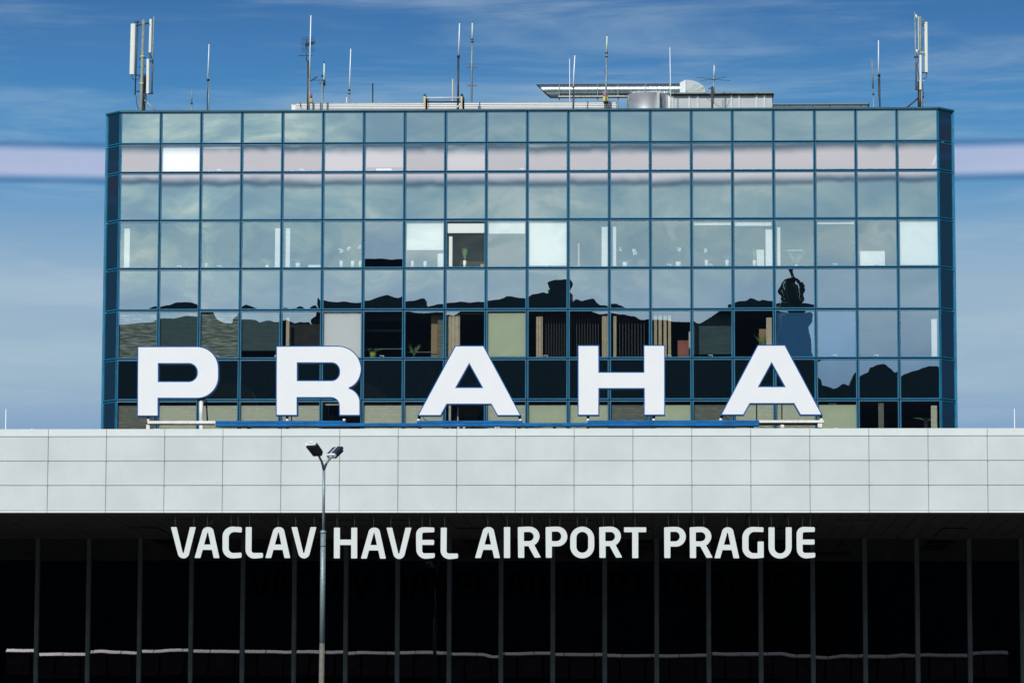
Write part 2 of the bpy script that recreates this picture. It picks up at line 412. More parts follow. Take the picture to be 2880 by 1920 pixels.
for (ua, ub, va, vb, bright) in ((362, 440, 1482, 1508, 1), (1285, 1352, 1484, 1510, 0), (1758, 1830, 1485, 1510, 0), (2180, 2232, 1484, 1509, 0), (2655, 2722, 1484, 1509, 0)):
    p0, p1 = atz(ua, va, ZS), atz(ub, va, ZS); y1 = atz(ub, vb, ZS).y
    b = nb(); box(b, p0.x, p1.x, p0.y, y1, ZS-.03, ZS-.022)
    gr = obj('ceiling_grille', b, 'dark', term)
    b = nb(); e = .03
    for xx in (p0.x, (p0.x+p1.x)/2, p1.x): box(b, xx-e, xx+e, p0.y, y1, ZS-.05, ZS-.031)
    for yy in (p0.y, (p0.y+y1)/2, y1): box(b, p0.x+e, p1.x-e, yy-.06, yy+.06, ZS-.048, ZS-.031)
    obj('frame', b, 'dkmetal', gr)
# hall glass and mullions
me = bpy.data.meshes.new('hall_pane'); b = nb(); box(b, 0, MW-.1, 0, .02, 0, ZS-.05); b.to_mesh(me); b.free(); me.materials.append(M['hall'])
me2 = bpy.data.meshes.new('mullion'); b = nb(); box(b, -.075, .075, -.16, .06, 0, ZS-.002); box(b, -.09, .09, -.06, 0, 0, ZS-.003); b.to_mesh(me2); b.free(); me2.materials.append(M['mullion'])
for i in range(-4, 24):
    x = MX+i*MW
    link('mullion', me2, (x, YG, .13), term); link('glass_pane', me, (x+.05, YG+.02, .13), term)
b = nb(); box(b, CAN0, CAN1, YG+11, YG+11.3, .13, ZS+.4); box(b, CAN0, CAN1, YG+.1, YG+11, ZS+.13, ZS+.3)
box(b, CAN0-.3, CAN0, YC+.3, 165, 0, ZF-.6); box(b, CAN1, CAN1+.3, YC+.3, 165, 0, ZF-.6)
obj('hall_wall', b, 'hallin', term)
# ------------------------------------------------------------ office tower
tower = thing('office_tower', 'blue framed mirror glass office block rising behind the big white letters', 'building', ((TX+TR)/2, YT, ZF-.42))
CH = .62; DEPTH = 13.0
def pane_mesh(name, w_, h, mt):
    b = nb(); q = .062
    vs = [b.verts.new(p) for p in ((q, .028, q), (w_-q, .028, q), (w_-q, .028, h-q), (q, .028, h-q))]
    b.faces.new(vs); me = bpy.data.meshes.new(name); b.to_mesh(me); b.free(); me.materials.append(M[mt]); return me
def frame_mesh(name, w_, h):
    """one module's frame: outer bar, chamfered inner lip, dark seal; open gap to the next module"""
    b = nb(); prof = [(.0235, .05), (.0235, .0), (.050, -.004), (.055, .014), (.064, .018), (.066, .05)]
    rings = []
    for d, y in prof: rings.append([b.verts.new(p) for p in ((d, y, d), (w_-d, y, d), (w_-d, y, h-d), (d, y, h-d))])
    for a, c in zip(rings, rings[1:]):
        for k in range(4): b.faces.new((a[k], a[(k+1) % 4], c[(k+1) % 4], c[k]))
    me = bpy.data.meshes.new(name); b.to_mesh(me); b.free(); me.materials.append(M['blue']); return me
CHW = CH*math.sqrt(2)
wins = {}
for r_ in range(8):
    z0, z1 = rowz[r_+1], rowz[r_]; h = z1-z0; isw = r_ % 2 == 1
    pm = pane_mesh('pane', TW, h, ('pane' if isw else 'spandrel') if r_ > 2 else ('paneflat' if isw else 'spanflat')); fm = frame_mesh('frame', TW, h)
    cpm = pane_mesh('corner_pane', CHW, h, 'chamfer'); cfm = frame_mesh('corner_frame', CHW, h)
    for c_ in range(-1, 21):
        if c_ == -1: o3, ang, a_, f_ = (TX-CH, YT+CH, z0), -R(45), cpm, cfm
        elif c_ == 20: o3, ang, a_, f_ = (TR, YT, z0), R(45), cpm, cfm
        else: o3, ang, a_, f_ = (TX+c_*TW, YT, z0), 0, pm, fm
        nm = 'window' if isw else 'spandrel_panel'
        me = a_
        if (r_, c_) == (3, 8): me = pane_mesh('clear_pane', TW, h, 'clear')
        if (r_, c_) in ((4, 16), (4, 15), (4, 10), (4, 9), (4, 11), (4, 12), (6, 18)): me = pane_mesh('calm_pane', TW, h, 'spancalm')
        o = link(nm, me, o3, tower, ang); wins[(r_, c_)] = o
        fo = bpy.data.objects.new('frame', f_); COL.objects.link(fo); fo.parent = o; WO[fo] = Vector(o3)
# lean of the openable rows: real sashes never sit quite true
for c_ in range(20):
    if 0 <= c_ < 20:
        wins[(5, c_)].rotation_euler.x = -.0014+random.uniform(-.0003, .0003)
        wins[(3, c_)].rotation_euler.x = random.uniform(-.0003, .0003)
wins[(3, 6)].rotation_euler.x = .0078
# structure behind the skin: mullion backing, floor slabs, ceilings, dark back wall
b = nb()
for c_ in range(21): box(b, TX+c_*TW-.05, TX+c_*TW+.05, YT+.055, YT+.16, rowz[8], rowz[0])
for r_ in (0, 2, 4, 6): box(b, TX+.01, TR-.01, YT+.17, YT+.22, rowz[r_+1]+.05, rowz[r_]-.05)
for z in rowz: box(b, TX+.01, TR-.01, YT+.056, YT+.165, z-.05, z+.05)
obj('facade_grid', b, 'gasket', tower)
for r_ in (1, 3, 5, 7):
    z0, z1 = rowz[r_+1], rowz[r_]
    b = nb(); box(b, TX+.05, TR-.05, YT+.23, YT+6, z0-.35, z0+.02); obj('floor_slab', b, 'slab', tower)
    b = nb(); box(b, TX+.05, TR-.05, YT+.23, YT+6, z1+.03, z1+.1); obj('ceiling', b, 'ceil', tower)
b = nb(); box(b, TX, TR, YT+6, YT+6.2, rowz[8], rowz[0]); obj('room_wall', b, 'room', tower)
# flanks and rear
b = nb()
for s, x in ((-1, TX-CH), (1, TR+CH)):
    box(b, min(x, x-s*.1), max(x, x-s*.1), YT+CH+.02, YT+DEPTH, rowz[8], rowz[0])
box(b, TX-CH, TR+CH, YT+DEPTH, YT+DEPTH+.1, rowz[8], rowz[0]); obj('side_cladding', b, 'chamfer', tower)
for s, x in ((-1, TX-CH), (1, TR+CH)):
    b = nb()
    for k in range(9):
        y = YT+CH+k*(DEPTH-CH)/8; box(b, x-.035, x+.035, y-.035, y+.035, rowz[8], rowz[0])
    for z in rowz: box(b, x-.03, x+.03, YT+CH+.04, YT+DEPTH, z-.05, z+.05)
    obj('side_frame', b, 'blue', tower)
b = nb(); o_ = .05                         # parapet cap and roof
pts = [Vector(p) for p in ((TX-CH-o_, YT+CH-.02), (TX-.02, YT-o_), (TR+.02, YT-o_), (TR+CH+o_, YT+CH-.02), (TR+CH+o_, YT+DEPTH+.15), (TX-CH-o_, YT+DEPTH+.15))]
inn = [Vector(p) for p in ((TX-CH+.25, YT+CH+.1), (TX+.1, YT+.3), (TR-.1, YT+.3), (TR+CH-.25, YT+CH+.1), (TR+CH-.25, YT+DEPTH-.2), (TX-CH+.25, YT+DEPTH-.2))]
prism(b, [pts, inn], lambda q: (q.x, q.y, ZR+.02), lambda q: (q.x, q.y, rowz[0]-.004))
obj('parapet_cap', b, 'bluedark', tower)
b = nb(); prism(b, [inn], lambda q: (q.x, q.y, ZR-.3), lambda q: (q.x, q.y, ZR-.45)); obj('roof', b, 'roofing', tower)
ZRF = ZR-.3
# ------------------------------------------------------------ what hangs and stands behind the panes
def wpart(rc, name, bm, mt, label=None, smooth=False):
    me = bpy.data.meshes.new(name); bmesh.ops.recalc_face_normals(bm, faces=bm.faces); bm.to_mesh(me); bm.free(); me.materials.append(M[mt])
    o = bpy.data.objects.new(name, me); COL.objects.link(o); o.parent = wins[rc]
    if label: o['label'] = label
    return o
def loc(rc, u, v, d):
    p = at(u, v, YT+d); return p.x-(TX+rc[1]*TW), p.z-rowz[rc[0]+1]
def flat(rc, name, ua, ub, va, vb, mt, d=.09, th=.02, label=None):
    x0, z1 = loc(rc, ua, va, d); x1, z0 = loc(rc, ub, vb, d)
    return wpart(rc, name, bx(x0, x1, d, d+th, z0, z1), mt, label)
def fullw(rc, name, mt, top=0.0, bot=1.0, d=.09, label=None):
    h = rowz[rc[0]]-rowz[rc[0]+1]
    return wpart(rc, name, bx(.055, TW-.055, d, d+.015, .056+(1-bot)*(h-.11), h-.056-top*h), mt, label)
def folds(rc, name, ua, ub, va, vb, mt, amp=.04, per=.09, d=.2):
    x0, z1 = loc(rc, ua, va, d); x1, z0 = loc(rc, ub, vb, d); b = nb(); n = max(4, int((x1-x0)/per*8)); pr = None
    for i in range(n+1):
        x = x0+(x1-x0)*i/n; y = d+amp*math.sin(2*math.pi*(x-x0)/per)+.3*amp*math.sin(5*x); vs = [b.verts.new((x, y, z0)), b.verts.new((x, y, z1))]
        if pr: b.faces.new((pr[0], vs[0], vs[1], pr[1])).smooth = True
        pr = vs
    return wpart(rc, name, b, mt)
def handle(rc, fx):
    b = nb(); x = fx*TW; box(b, x, x+.16, .034, .05, .115, .14); box(b, x+.135, x+.16, .05, .09, .07, .14); wpart(rc, 'handle', b, 'wfurn')
for rc, fx in (((1, 2), .38), ((1, 4), .42), ((3, 1), .44), ((3, 2), .42), ((3, 10), .4), ((3, 13), .4), ((3, 14), .4), ((3, 17), .42), ((3, 18), .42),
               ((5, 2), .4), ((5, 6), .42), ((5, 9), .4), ((5, 10), .4), ((5, 13), .4), ((5, 14), .4), ((5, 17), .4), ((5, 18), .4), ((1, 9), .8)):
    handle(rc, fx)
fullw((1, 1), 'roller_blind', 'blindb', label='bright white blind fully drawn')
fullw((1, 2), 'roller_blind', 'blind', 0, .10); flat((1, 6), 'paper_stack', 1058, 1101, 474, 480, 'wfurn')
fullw((1, 5), 'roller_blind', 'soft'); fullw((1, 6), 'roller_blind', 'soft', 0, .85); fullw((1, 8), 'roller_blind', 'soft', 0, 1)
# third window row (bright offices with white blinds)
flat((3, 0), 'light_strip', 347, 448, 633, 637, 'wfurn', d=1.0); flat((3, 0), 'blind', 350, 364, 643, 752, 'blind', label='narrow slice of white blind')
flat((3, 2), 'light_strip', 573, 676, 632, 636, 'wfurn', d=1.0)
flat((3, 3), 'column', 774, 787, 642, 752, 'wfurn'); flat((3, 4), 'column', 804, 815, 642, 751, 'wfurn')
flat((3, 4), 'paper_stack', 867, 902, 745, 751, 'wfurn')
flat((3, 7), 'roller_blind', 1144, 1247, 629, 703, 'blind', label='white blind lowered halfway'); flat((3, 7), 'cabinet', 1231, 1247, 713, 750, 'wfurn')
flat((3, 8), 'roller_blind', 1259, 1362, 629, 655, 'blind'); flat((3, 8), 'column', 1263, 1272, 665, 749, 'wfurn'); flat((3, 8), 'partition', 1256, 1366, 640, 752, 'room', d=1.2)
flat((3, 9), 'roller_blind', 1374, 1477, 624, 657, 'blind'); fullw((3, 10), 'roller_blind', 'blind', .03, .97, label='white blind fully drawn')
flat((3, 11), 'column', 1692, 1710, 638, 749, 'wfurn'); flat((3, 11), 'picture', 1624, 1630, 684, 749, 'beige', d=.8)
flat((3, 12), 'column', 1724, 1733, 638, 748, 'wfurn'); flat((3, 12), 'monitor', 1793, 1816, 730, 749, 'ceil', d=.7)
flat((3, 14), 'roller_blind', 1951, 2056, 627, 633, 'blind'); flat((3, 15), 'roller_blind', 2066, 2170, 626, 635, 'blind'); flat((3, 15), 'column', 2153, 2173, 645, 748, 'wfurn')
folds((3, 15), 'lace_cloth', 2128, 2150, 702, 748, 'blind', .03, .07)
flat((3, 16), 'column', 2186, 2195, 639, 748, 'wfurn'); flat((3, 16), 'shelf', 2203, 2258, 703, 705, 'wfurn', d=.9)
flat((3, 16), 'light_strip', 2182, 2286, 627, 629, 'wfurn', d=.8); flat((3, 17), 'roller_blind', 2299, 2402, 626, 630, 'blind'); flat((3, 18), 'light_strip', 2414, 2518, 627, 629, 'wfurn', d=.6)
flat((3, 18), 'notice_board', 2419, 2489, 706, 747, 'wfurn', label='white notice board leaning on the sill'); fullw((3, 19), 'roller_blind', 'blind', .03, .98, label='white blind fully drawn, beside the corner')
# lower offices, seen through the dark reflections
fullw((5, 0), 'venetian_blind', 'venetiang'); fullw((5, 1), 'venetian_blind', 'venetianm'); fullw((5, 2), 'venetian_blind', 'venetiang'); fullw((5, 3), 'venetian_blind', 'venetianm', 0, .84)
flat((5, 3), 'book', 772, 777, 998, 1003, 'wfurn')
flat((5, 4), 'curtain', 805, 813, 893, 1003, 'beige'); flat((5, 4), 'shade', 815, 905, 896, 1003, 'room', d=.5)
fullw((5, 5), 'roller_blind', 'blindb', .0, 1, label='pale blind fully drawn')
for va, vb in ((886, 902), (926, 933)): flat((5, 6), 'shelf', 1028, 1132, va, vb, 'venetianm', d=.9)
flat((5, 6), 'rail', 1028, 1132, 980, 981.6, 'galv', d=.4); flat((5, 7), 'rail', 1144, 1246, 989, 990.6, 'galv', d=.4)
flat((5, 7), 'brick_pier', 1213, 1230, 886, 1003, 'card', d=.5); flat((5, 7), 'curtain', 1231, 1246, 886, 1003, 'venetiand', d=.35)
folds((5, 8), 'curtain', 1259, 1293, 884, 1003, 'beige', .015, .14); flat((5, 8), 'curtain_rail', 1259, 1362, 881, 884, 'card', d=.3)
fullw((5, 9), 'roller_blind', 'greenb', .02, .98, label='pale green blind fully drawn')
folds((5, 10), 'curtain', 1508, 1526, 890, 1003, 'beige', .03, .10)
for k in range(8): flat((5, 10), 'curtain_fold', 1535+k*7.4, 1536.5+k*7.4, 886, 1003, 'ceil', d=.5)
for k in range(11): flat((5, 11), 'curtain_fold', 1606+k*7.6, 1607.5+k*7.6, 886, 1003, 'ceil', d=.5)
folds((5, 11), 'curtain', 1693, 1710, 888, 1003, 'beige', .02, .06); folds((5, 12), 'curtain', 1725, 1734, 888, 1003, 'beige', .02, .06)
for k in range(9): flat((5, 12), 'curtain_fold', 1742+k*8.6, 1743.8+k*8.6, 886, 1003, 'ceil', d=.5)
for ua, ub in ((1839, 1848), (1852, 1862), (1866, 1875), (1879, 1887)): folds((5, 13), 'curtain', ua, ub, 884, 1003, 'beige', .02, .06)
flat((5, 13), 'cabinet', 1906, 1937, 957, 1003, 'brick', label='red brown cabinet behind the glass'); folds((5, 13), 'cloth', 1937, 1942, 932, 1003, 'wfurn', .02, .04, .4)
fullw((5, 14), 'venetian_blind', 'venetianm', 0, .9, d=.6); flat((5, 15), 'curtain', 2155, 2171, 893, 1003, 'beige'); flat((5, 15), 'cupboard', 2135, 2156, 925, 975, 'card', d=.6)
fullw((5, 16), 'venetian_blind', 'blueblind', label='deep blue blind'); fullw((5, 17), 'venetian_blind', 'blueblind', label='deep blue blind')
flat((5, 19), 'column', 2619, 2636, 897, 1002, 'wfurn')
kinds = {0: 'venetiand', 1: 'venetian', 2: 'venetian', 3: 'venetian', 4: 'venetian', 6: 'venetian', 7: 'venetian', 9: 'venetian', 10: 'greenb', 11: 'greenb', 12: 'venetiand', 13: 'greenb', 14: 'venetiand', 15: 'venetian', 16: 'venetian', 17: 'greenb'}
for c_, mt in kinds.items(): fullw((7, c_), 'venetian_blind', mt, .07, 1)
flat((7, 5), 'curtain_rail', 915, 1018, 1134, 1139, 'venetian'); flat((7, 8), 'curtain', 1262, 1268, 1135, 1205, 'venetian'); flat((7, 8), 'light_tube', 1286, 1289, 1144, 1205, 'wfurn', d=.6)
flat((7, 17), 'roller_blind', 2329, 2352, 1132, 1150, 'blind', d=.26); flat((7, 18), 'blind', 2470, 2486, 1132, 1205, 'venetiand'); flat((7, 19), 'curtain', 2618, 2636, 1140, 1205, 'venetian')
# potted plants on the sills
def plant(u, v, hpx, wpx, label, kind='leafy', potm='pot', leafh=20, leafn=14, flower=None, row=3, d=.42):
    p = at(u, v, YT+d); s = YT/F; h = hpx*s; w_ = wpx*s/2; zb = rowz[row+1]+.02
    t = thing('potted_plant', label, 'plant', (p.x, p.y, zb), 'potted plants on the office window sills')
    ph = max(.08, (at(u, v-hpx, YT+d).z-zb)); b = nb(); tube(b, [(p.x, p.y, zb), (p.x, p.y, zb+ph)], [w_*.8, w_], 14); obj('pot', b, potm, t)
    b = nb(); L = leafh*s; top = Vector((p.x, p.y, zb+ph-.01))
    for k in range(leafn):
        a = random.uniform(0, 6.28); le = L*random.uniform(.6, 1.1); w2 = {'grass': .008, 'leafy': .03, 'spiky': .012, 'upright': .010}[kind]
        sp = {'grass': .75, 'leafy': .8, 'spiky': .6, 'upright': .22}[kind]; dx, dy = math.cos(a)*sp*le, math.sin(a)*sp*le*.4
        rise = le*(.55 if kind == 'leafy' else .95); droop = .55 if kind in ('grass', 'leafy') else .05; pr = None
        for j in range(6):
            f = j/5; q = top+Vector((dx*f, dy*f, rise*(f-droop*f*f*1.0))); ww = w2*math.sin(math.pi*min(.97, f*.8+.15))
            sd = Vector((-math.sin(a), 0, .3*math.cos(a)))*ww if kind == 'leafy' else Vector((ww, 0, 0)); vs = [b.verts.new(q-sd), b.verts.new(q+sd)]
            if pr: b.faces.new((pr[0], pr[1], vs[1], vs[0]))
            pr = vs
    obj('leaves', b, 'leaf', t)
    if flower:
        b = nb(); fl = [at(a_, c_, YT+d) for a_, c_ in flower]
        tube(b, [top, top.lerp(fl[0], .5)+Vector((.02, 0, .04)), fl[0]], .005, 5); obj('stem', b, 'leaf', t)
        b = nb()
        for q in fl:
            for k in range(7):
                c = q+Vector((random.uniform(-.06, .06), random.uniform(-.02, .02), random.uniform(-.06, .06))); rr = random.uniform(.025, .04)
                bmesh.ops.create_icosphere(b, subdivisions=1, radius=rr, matrix=Matrix.Translation(c) @ Matrix.Diagonal((1, .35, 1, 1)))
        obj('blossom', b, 'petal', t)
plant(577, 752, 12, 14, 'tall grassy plant in a white pot, leftmost pot on the upper sill', 'upright', leafh=60, leafn=18)
plant(752, 752, 6, 12, 'large spreading palm beside the white column, behind upper glass', 'grass', leafh=52, leafn=26)
plant(838, 751, 11, 15, 'bushy grass plant in a wide white pot, right of the white column pair', 'grass', leafh=40, leafn=40)
plant(960, 750, 16, 11, 'orchid with a cluster of white blossoms, left of two similar pots', flower=[(957, 700), (961, 706)], leafh=20, leafn=9)
plant(992, 750, 16, 11, 'white pot with small leaves between two orchids', leafh=15, leafn=8, flower=[(982, 699)])
plant(1013, 750, 16, 8, 'white pot cut off by the window frame, with a pink bud above', leafh=18, leafn=8, flower=[(1011, 694)])
plant(1160, 750, 16, 10, 'white pot, left of the two under the half lowered blind', leafh=9, leafn=6)
plant(1196, 750, 15, 11, 'white pot of spreading leaves, right of the two under the half lowered blind', leafh=22, leafn=10)
plant(1307, 749, 16, 10, 'green reedy plant in a white pot before the dark room', 'upright', leafh=42, leafn=50)
plant(1758, 749, 11, 16, 'low white trough of an orchid with two white flower sprays', leafh=30, leafn=14, flower=[(1743, 701), (1783, 706), (1786, 712)])
plant(1908, 748, 11, 17, 'orchid in a broad white bowl with one white flower head', leafh=22, leafn=10, flower=[(1909, 702)])
plant(1987, 748, 16, 10, 'slim white pot with a pale flower, under the thin white blind edge', leafh=20, leafn=8, flower=[(1984, 705)])
plant(2045, 748, 16, 11, 'slim white pot with a short pointed plant, right end of its window', 'spiky', leafh=18, leafn=14)
plant(2122, 748, 16, 11, 'white pot with reeds beside a draped white cloth', 'upright', leafh=42, leafn=24)
plant(2240, 748, 3, 10, 'spiky wide plant above a thin white shelf line', 'spiky', leafh=48, leafn=30)
plant(1049, 1003, 12, 19, 'dark leafy plant in a lime green pot on the lower sill', 'leafy', 'gpot', 46, 26, row=5)
plant(1165, 1003, 3, 12, 'dim spiky plant on the lower sill beside a brick pier', 'spiky', 'dark', 36, 34, row=5)
plant(2150, 1003, 20, 12, 'dim bare twiggy plant before a brown cupboard, lower sill', 'spiky', 'dark', 55, 30, row=5)
plant(2605, 1205, 20, 14, 'dim leafy plant at the bottom right corner window', 'leafy', 'dark', 45, 30, row=7)
b = nb(); p = at(1356, 749, YT+.4); box(b, p.x-.06, p.x+.06, p.y, p.y+.1, rowz[4]+.021, rowz[4]+.021+.2)
obj('small_box', b, 'card', label='small brown box on the sill right of the reedy plant', category='box')
# ------------------------------------------------------------ big roof letters
YL = 131.0; RD = .1722
def big(poly, ox, oy, s, t_scale=True): return [Vector((ox+s*q.x, oy+s*q.y)) for q in fillet(poly, 12)]
bigl = [
 ('P', 'giant white letter P with blue edges, first of the five on the canopy', [[(110, 152), (1412, 150, 345), (1412, 977, 345), (425, 975), (425, 1265), (103, 1265)], [(430, 410), (1083, 410, 150), (1083, 720, 150), (430, 720)]], 370, 950, .1722),
 ('R', 'giant white letter R with blue edges, between the giant P and the giant A', [[(108, 145), (1480, 140, 380), (1480, 752, 250), (1285, 805), (1285, 832), (1457, 880, 165), (1457, 1255), (1138, 1255), (1132, 965, 140), (432, 965), (432, 1255), (105, 1255)], [(435, 398), (1140, 398, 140), (1140, 705, 140), (435, 705)]], 760, 950, .1722),
 ('A', 'giant white letter A with blue edges, between the giant R and the giant H', [[(712, 183), (1130, 183), (1688, 1225), (1352, 1225), (1255, 1052), (572, 1052), (480, 1225), (150, 1225)], [(917, 432), (1130, 815), (703, 815)]], 1150, 940, .185),
 ('H', 'giant white letter H with blue edges, fourth of the five on the canopy', [[(157, 132), (480, 132), (483, 568), (1232, 568), (1232, 130), (1557, 130), (1557, 1250), (1238, 1250), (1238, 818), (483, 818), (481, 1252), (158, 1252)]], 1600, 950, .1722),
 ('A', 'giant white letter A with blue edges, rightmost of the five on the canopy', [[(710, 127), (1143, 127), (1740, 1247), (1405, 1247), (1300, 1062), (570, 1062), (467, 1247), (118, 1247)], [(930, 392), (1160, 803), (705, 803)]], 2010, 950, .1722)]
posts = {0: [(417, 1170, 1181, 0), (566, 1128, 1186, 0)], 1: [(808, 1169, 1183, 0), (968, 1169, 1183, 0)], 2: [(1181, 1170, 1183, -5), (1460, 1170, 1183, 5)],
         3: [(1654, 1169, 1182, 0), (1839, 1169, 1182, 0)], 4: [(2031, 1169, 1181, -5), (2307, 1169, 1181, 5)]}
zbeam = z_of(1183, YL)
for i, (ch, lab, loops, ox, oy, s) in enumerate(bigl):
    L2 = [big(l, ox, oy, s) for l in loops]
    c = at(sum(q.x for q in L2[0])/len(L2[0]), 1172, YL); t = thing('roof_letter', lab, 'sign letter', (c.x, YL, c.z), 'five giant roof letters')
    b = nb(); prism(b, [grow(L2[0], -.2)]+[grow(l, .2) for l in L2[1:]], lambda q: at(q.x, q.y, YL-.012), lambda q: at(q.x, q.y, YL+.02)); obj('face', b, 'white', t)
    # casing: same outline a little larger, 0.42 m deep, straight back
    gl_ = [grow(L2[0], 2.6)]+[grow(l, -2.6) for l in L2[1:]]
    b = nb(); prism(b, gl_, lambda q: at(q.x, q.y, YL), lambda q: at(q.x, q.y, YL)+Vector((0, .30, 0))); obj('casing', b, 'casing', t)
    b = nb(); prism(b, [grow(L2[0], 1.5)]+[grow(l, -1.5) for l in L2[1:]], lambda q: at(q.x, q.y, YL)+Vector((0, .302, 0)), lambda q: at(q.x, q.y, YL)+Vector((0, .33, 0))); obj('back', b, 'dark', t)
    for (u, va, vb, dx) in posts[i]:
        p0 = at(u, va-3, YL+.15); p1 = at(u+dx, vb+4, YL+.15); pm_ = p0.lerp(p1, .55)
        wd = .05 if not (i == 0 and u > 500) else .075
        if i == 0 and u > 500: obj('post', tb([p0, p1], wd, 8), 'wbeam', t); q0 = at(580, 1126, YL+.4); q1 = at(583.5, 1186, YL+.4); obj('brace', tb([q0, q1], .03, 6), 'dark', t); obj('bracket', bx(p0.x-.14, p0.x+.16, p0.y-.08, p0.y+.25, p0.z-.02, p0.z+.1), 'dark', t)
        else:
            obj('post', tb([p0, pm_], wd, 8), 'dark', t); obj('foot', tb([pm_, p1], wd*1.05, 8), 'wbeam', t)
for (u, va, vb, i) in ((820, 1170, 1184, 1), (985, 1170, 1188, 1), (436, 1170, 1180, 0), (2128, 1134, 1181, 4), (2199, 1134, 1178, 4)):
    obj('strut', tb([at(u, va, YL+.5), at(u, vb, YL+.5)], .022, 6), 'dark', [o for o in bpy.data.objects if o.get('category') == 'sign letter' and bigl[i][1] == o['label']][0])
# frame of beams the letters stand on
sf = thing('steel_frame', 'long blue and white steel beam frame under the giant letters', 'steel frame', (at(1400, 1200, YL).x, YL, ZF-.42))
def beam(ua, ub, va, vb, mt, d0=0, d1=.25, nm='beam'):
    p0 = at(ua, va, YL+d0); p1 = at(ub, va, YL+d0); z1 = (p0.z+p1.z)/2; z0 = (at(ua, vb, YL+d0).z+at(ub, vb, YL+d0).z)/2
    obj(nm, bx(p0.x, p1.x, YL+d0, YL+d1, z0, z1), mt, sf)
beam(415, 606, 1183, 1190.5, 'wbeam', -.05, .15); beam(489, 602, 1191.5, 1194.5, 'wbeam', .2, .3); beam(418, 489, 1191, 1194, 'dkmetal', .2, .3)
beam(606, 971.5, 1182.7, 1188.6, 'beam', -.1, .3); beam(606, 1172, 1189.2, 1198, 'beam', -.12, .28); beam(1173, 1469, 1182.5, 1188.2, 'beam', -.1, .3)
beam(1172.2, 1581, 1189, 1198, 'beam', -.11, .29); beam(1653, 2134.5, 1181.5, 1187.5, 'beam', -.1, .3); beam(1581.4, 2134.5, 1188.2, 1197.2, 'beam', -.13, .27)
beam(2135, 2317, 1181, 1187.8, 'wbeam', -.05, .15); beam(2135, 2305, 1188.8, 1194.5, 'dkmetal', .1, .3)
beam(2300, 2312, 1190, 1201, 'wbeam', -.08, .0); beam(2296, 2306, 1186, 1203, 'dark', .05, .2)
beam(640, 1290, 1199, 1201.5, 'dkmetal', .0, .1); beam(1330, 1500, 1199, 1201.3, 'dkmetal', .02, .1); beam(1660, 2120, 1198.4, 1201.4, 'dkmetal', 0, .1); beam(700, 840, 1199, 1203, 'beam', -.05, .0); beam(1710, 1830, 1198.5, 1203, 'beam', -.05, .0); beam(2000, 2055, 1198.5, 1203, 'beam', -.05, 0)
for u in (417, 566, 700, 808, 975, 1181, 1320, 1460, 1560, 1654, 1839, 1960, 2031, 2200, 2307):
    p = at(u, 1192, YL+.1); obj('leg', bx(p.x-.06, p.x+.06, YL+.02, YL+.18, ZF-.42, p.z-.03), 'wbeam' if u < 600 or u > 2150 else 'dkmetal', sf)
b = nb()
for seed, (ua, ub) in enumerate(((606, 1000), (1020, 1290), (1180, 1600), (1620, 2120), (2130, 2300))):
    pts = [at(ua+(ub-ua)*k/14, 1200.5+1.8*math.sin(k*1.7+seed)+random.uniform(-.6, .6), YL-.2) for k in range(15)]; tube(b, pts, .012, 5)
for (u, x_) in ((1181, 1), (1830, -1), (2032, 1)): tube(b, [at(u+8*x_, 1170, YL+.3), at(u+11*x_, 1177, YL+.3), at(u+20*x_, 1183, YL+.3)], .012, 5)
obj('cable', b, 'dark', sf)
for u in (1289, 1305, 1394, 1402): obj('junction_box', bx(*(lambda p: (p.x-.035, p.x+.035, YL-.3, YL-.22, p.z-.02, p.z+.02))(at(u, 1202, YL-.3))), 'wbeam', sf)
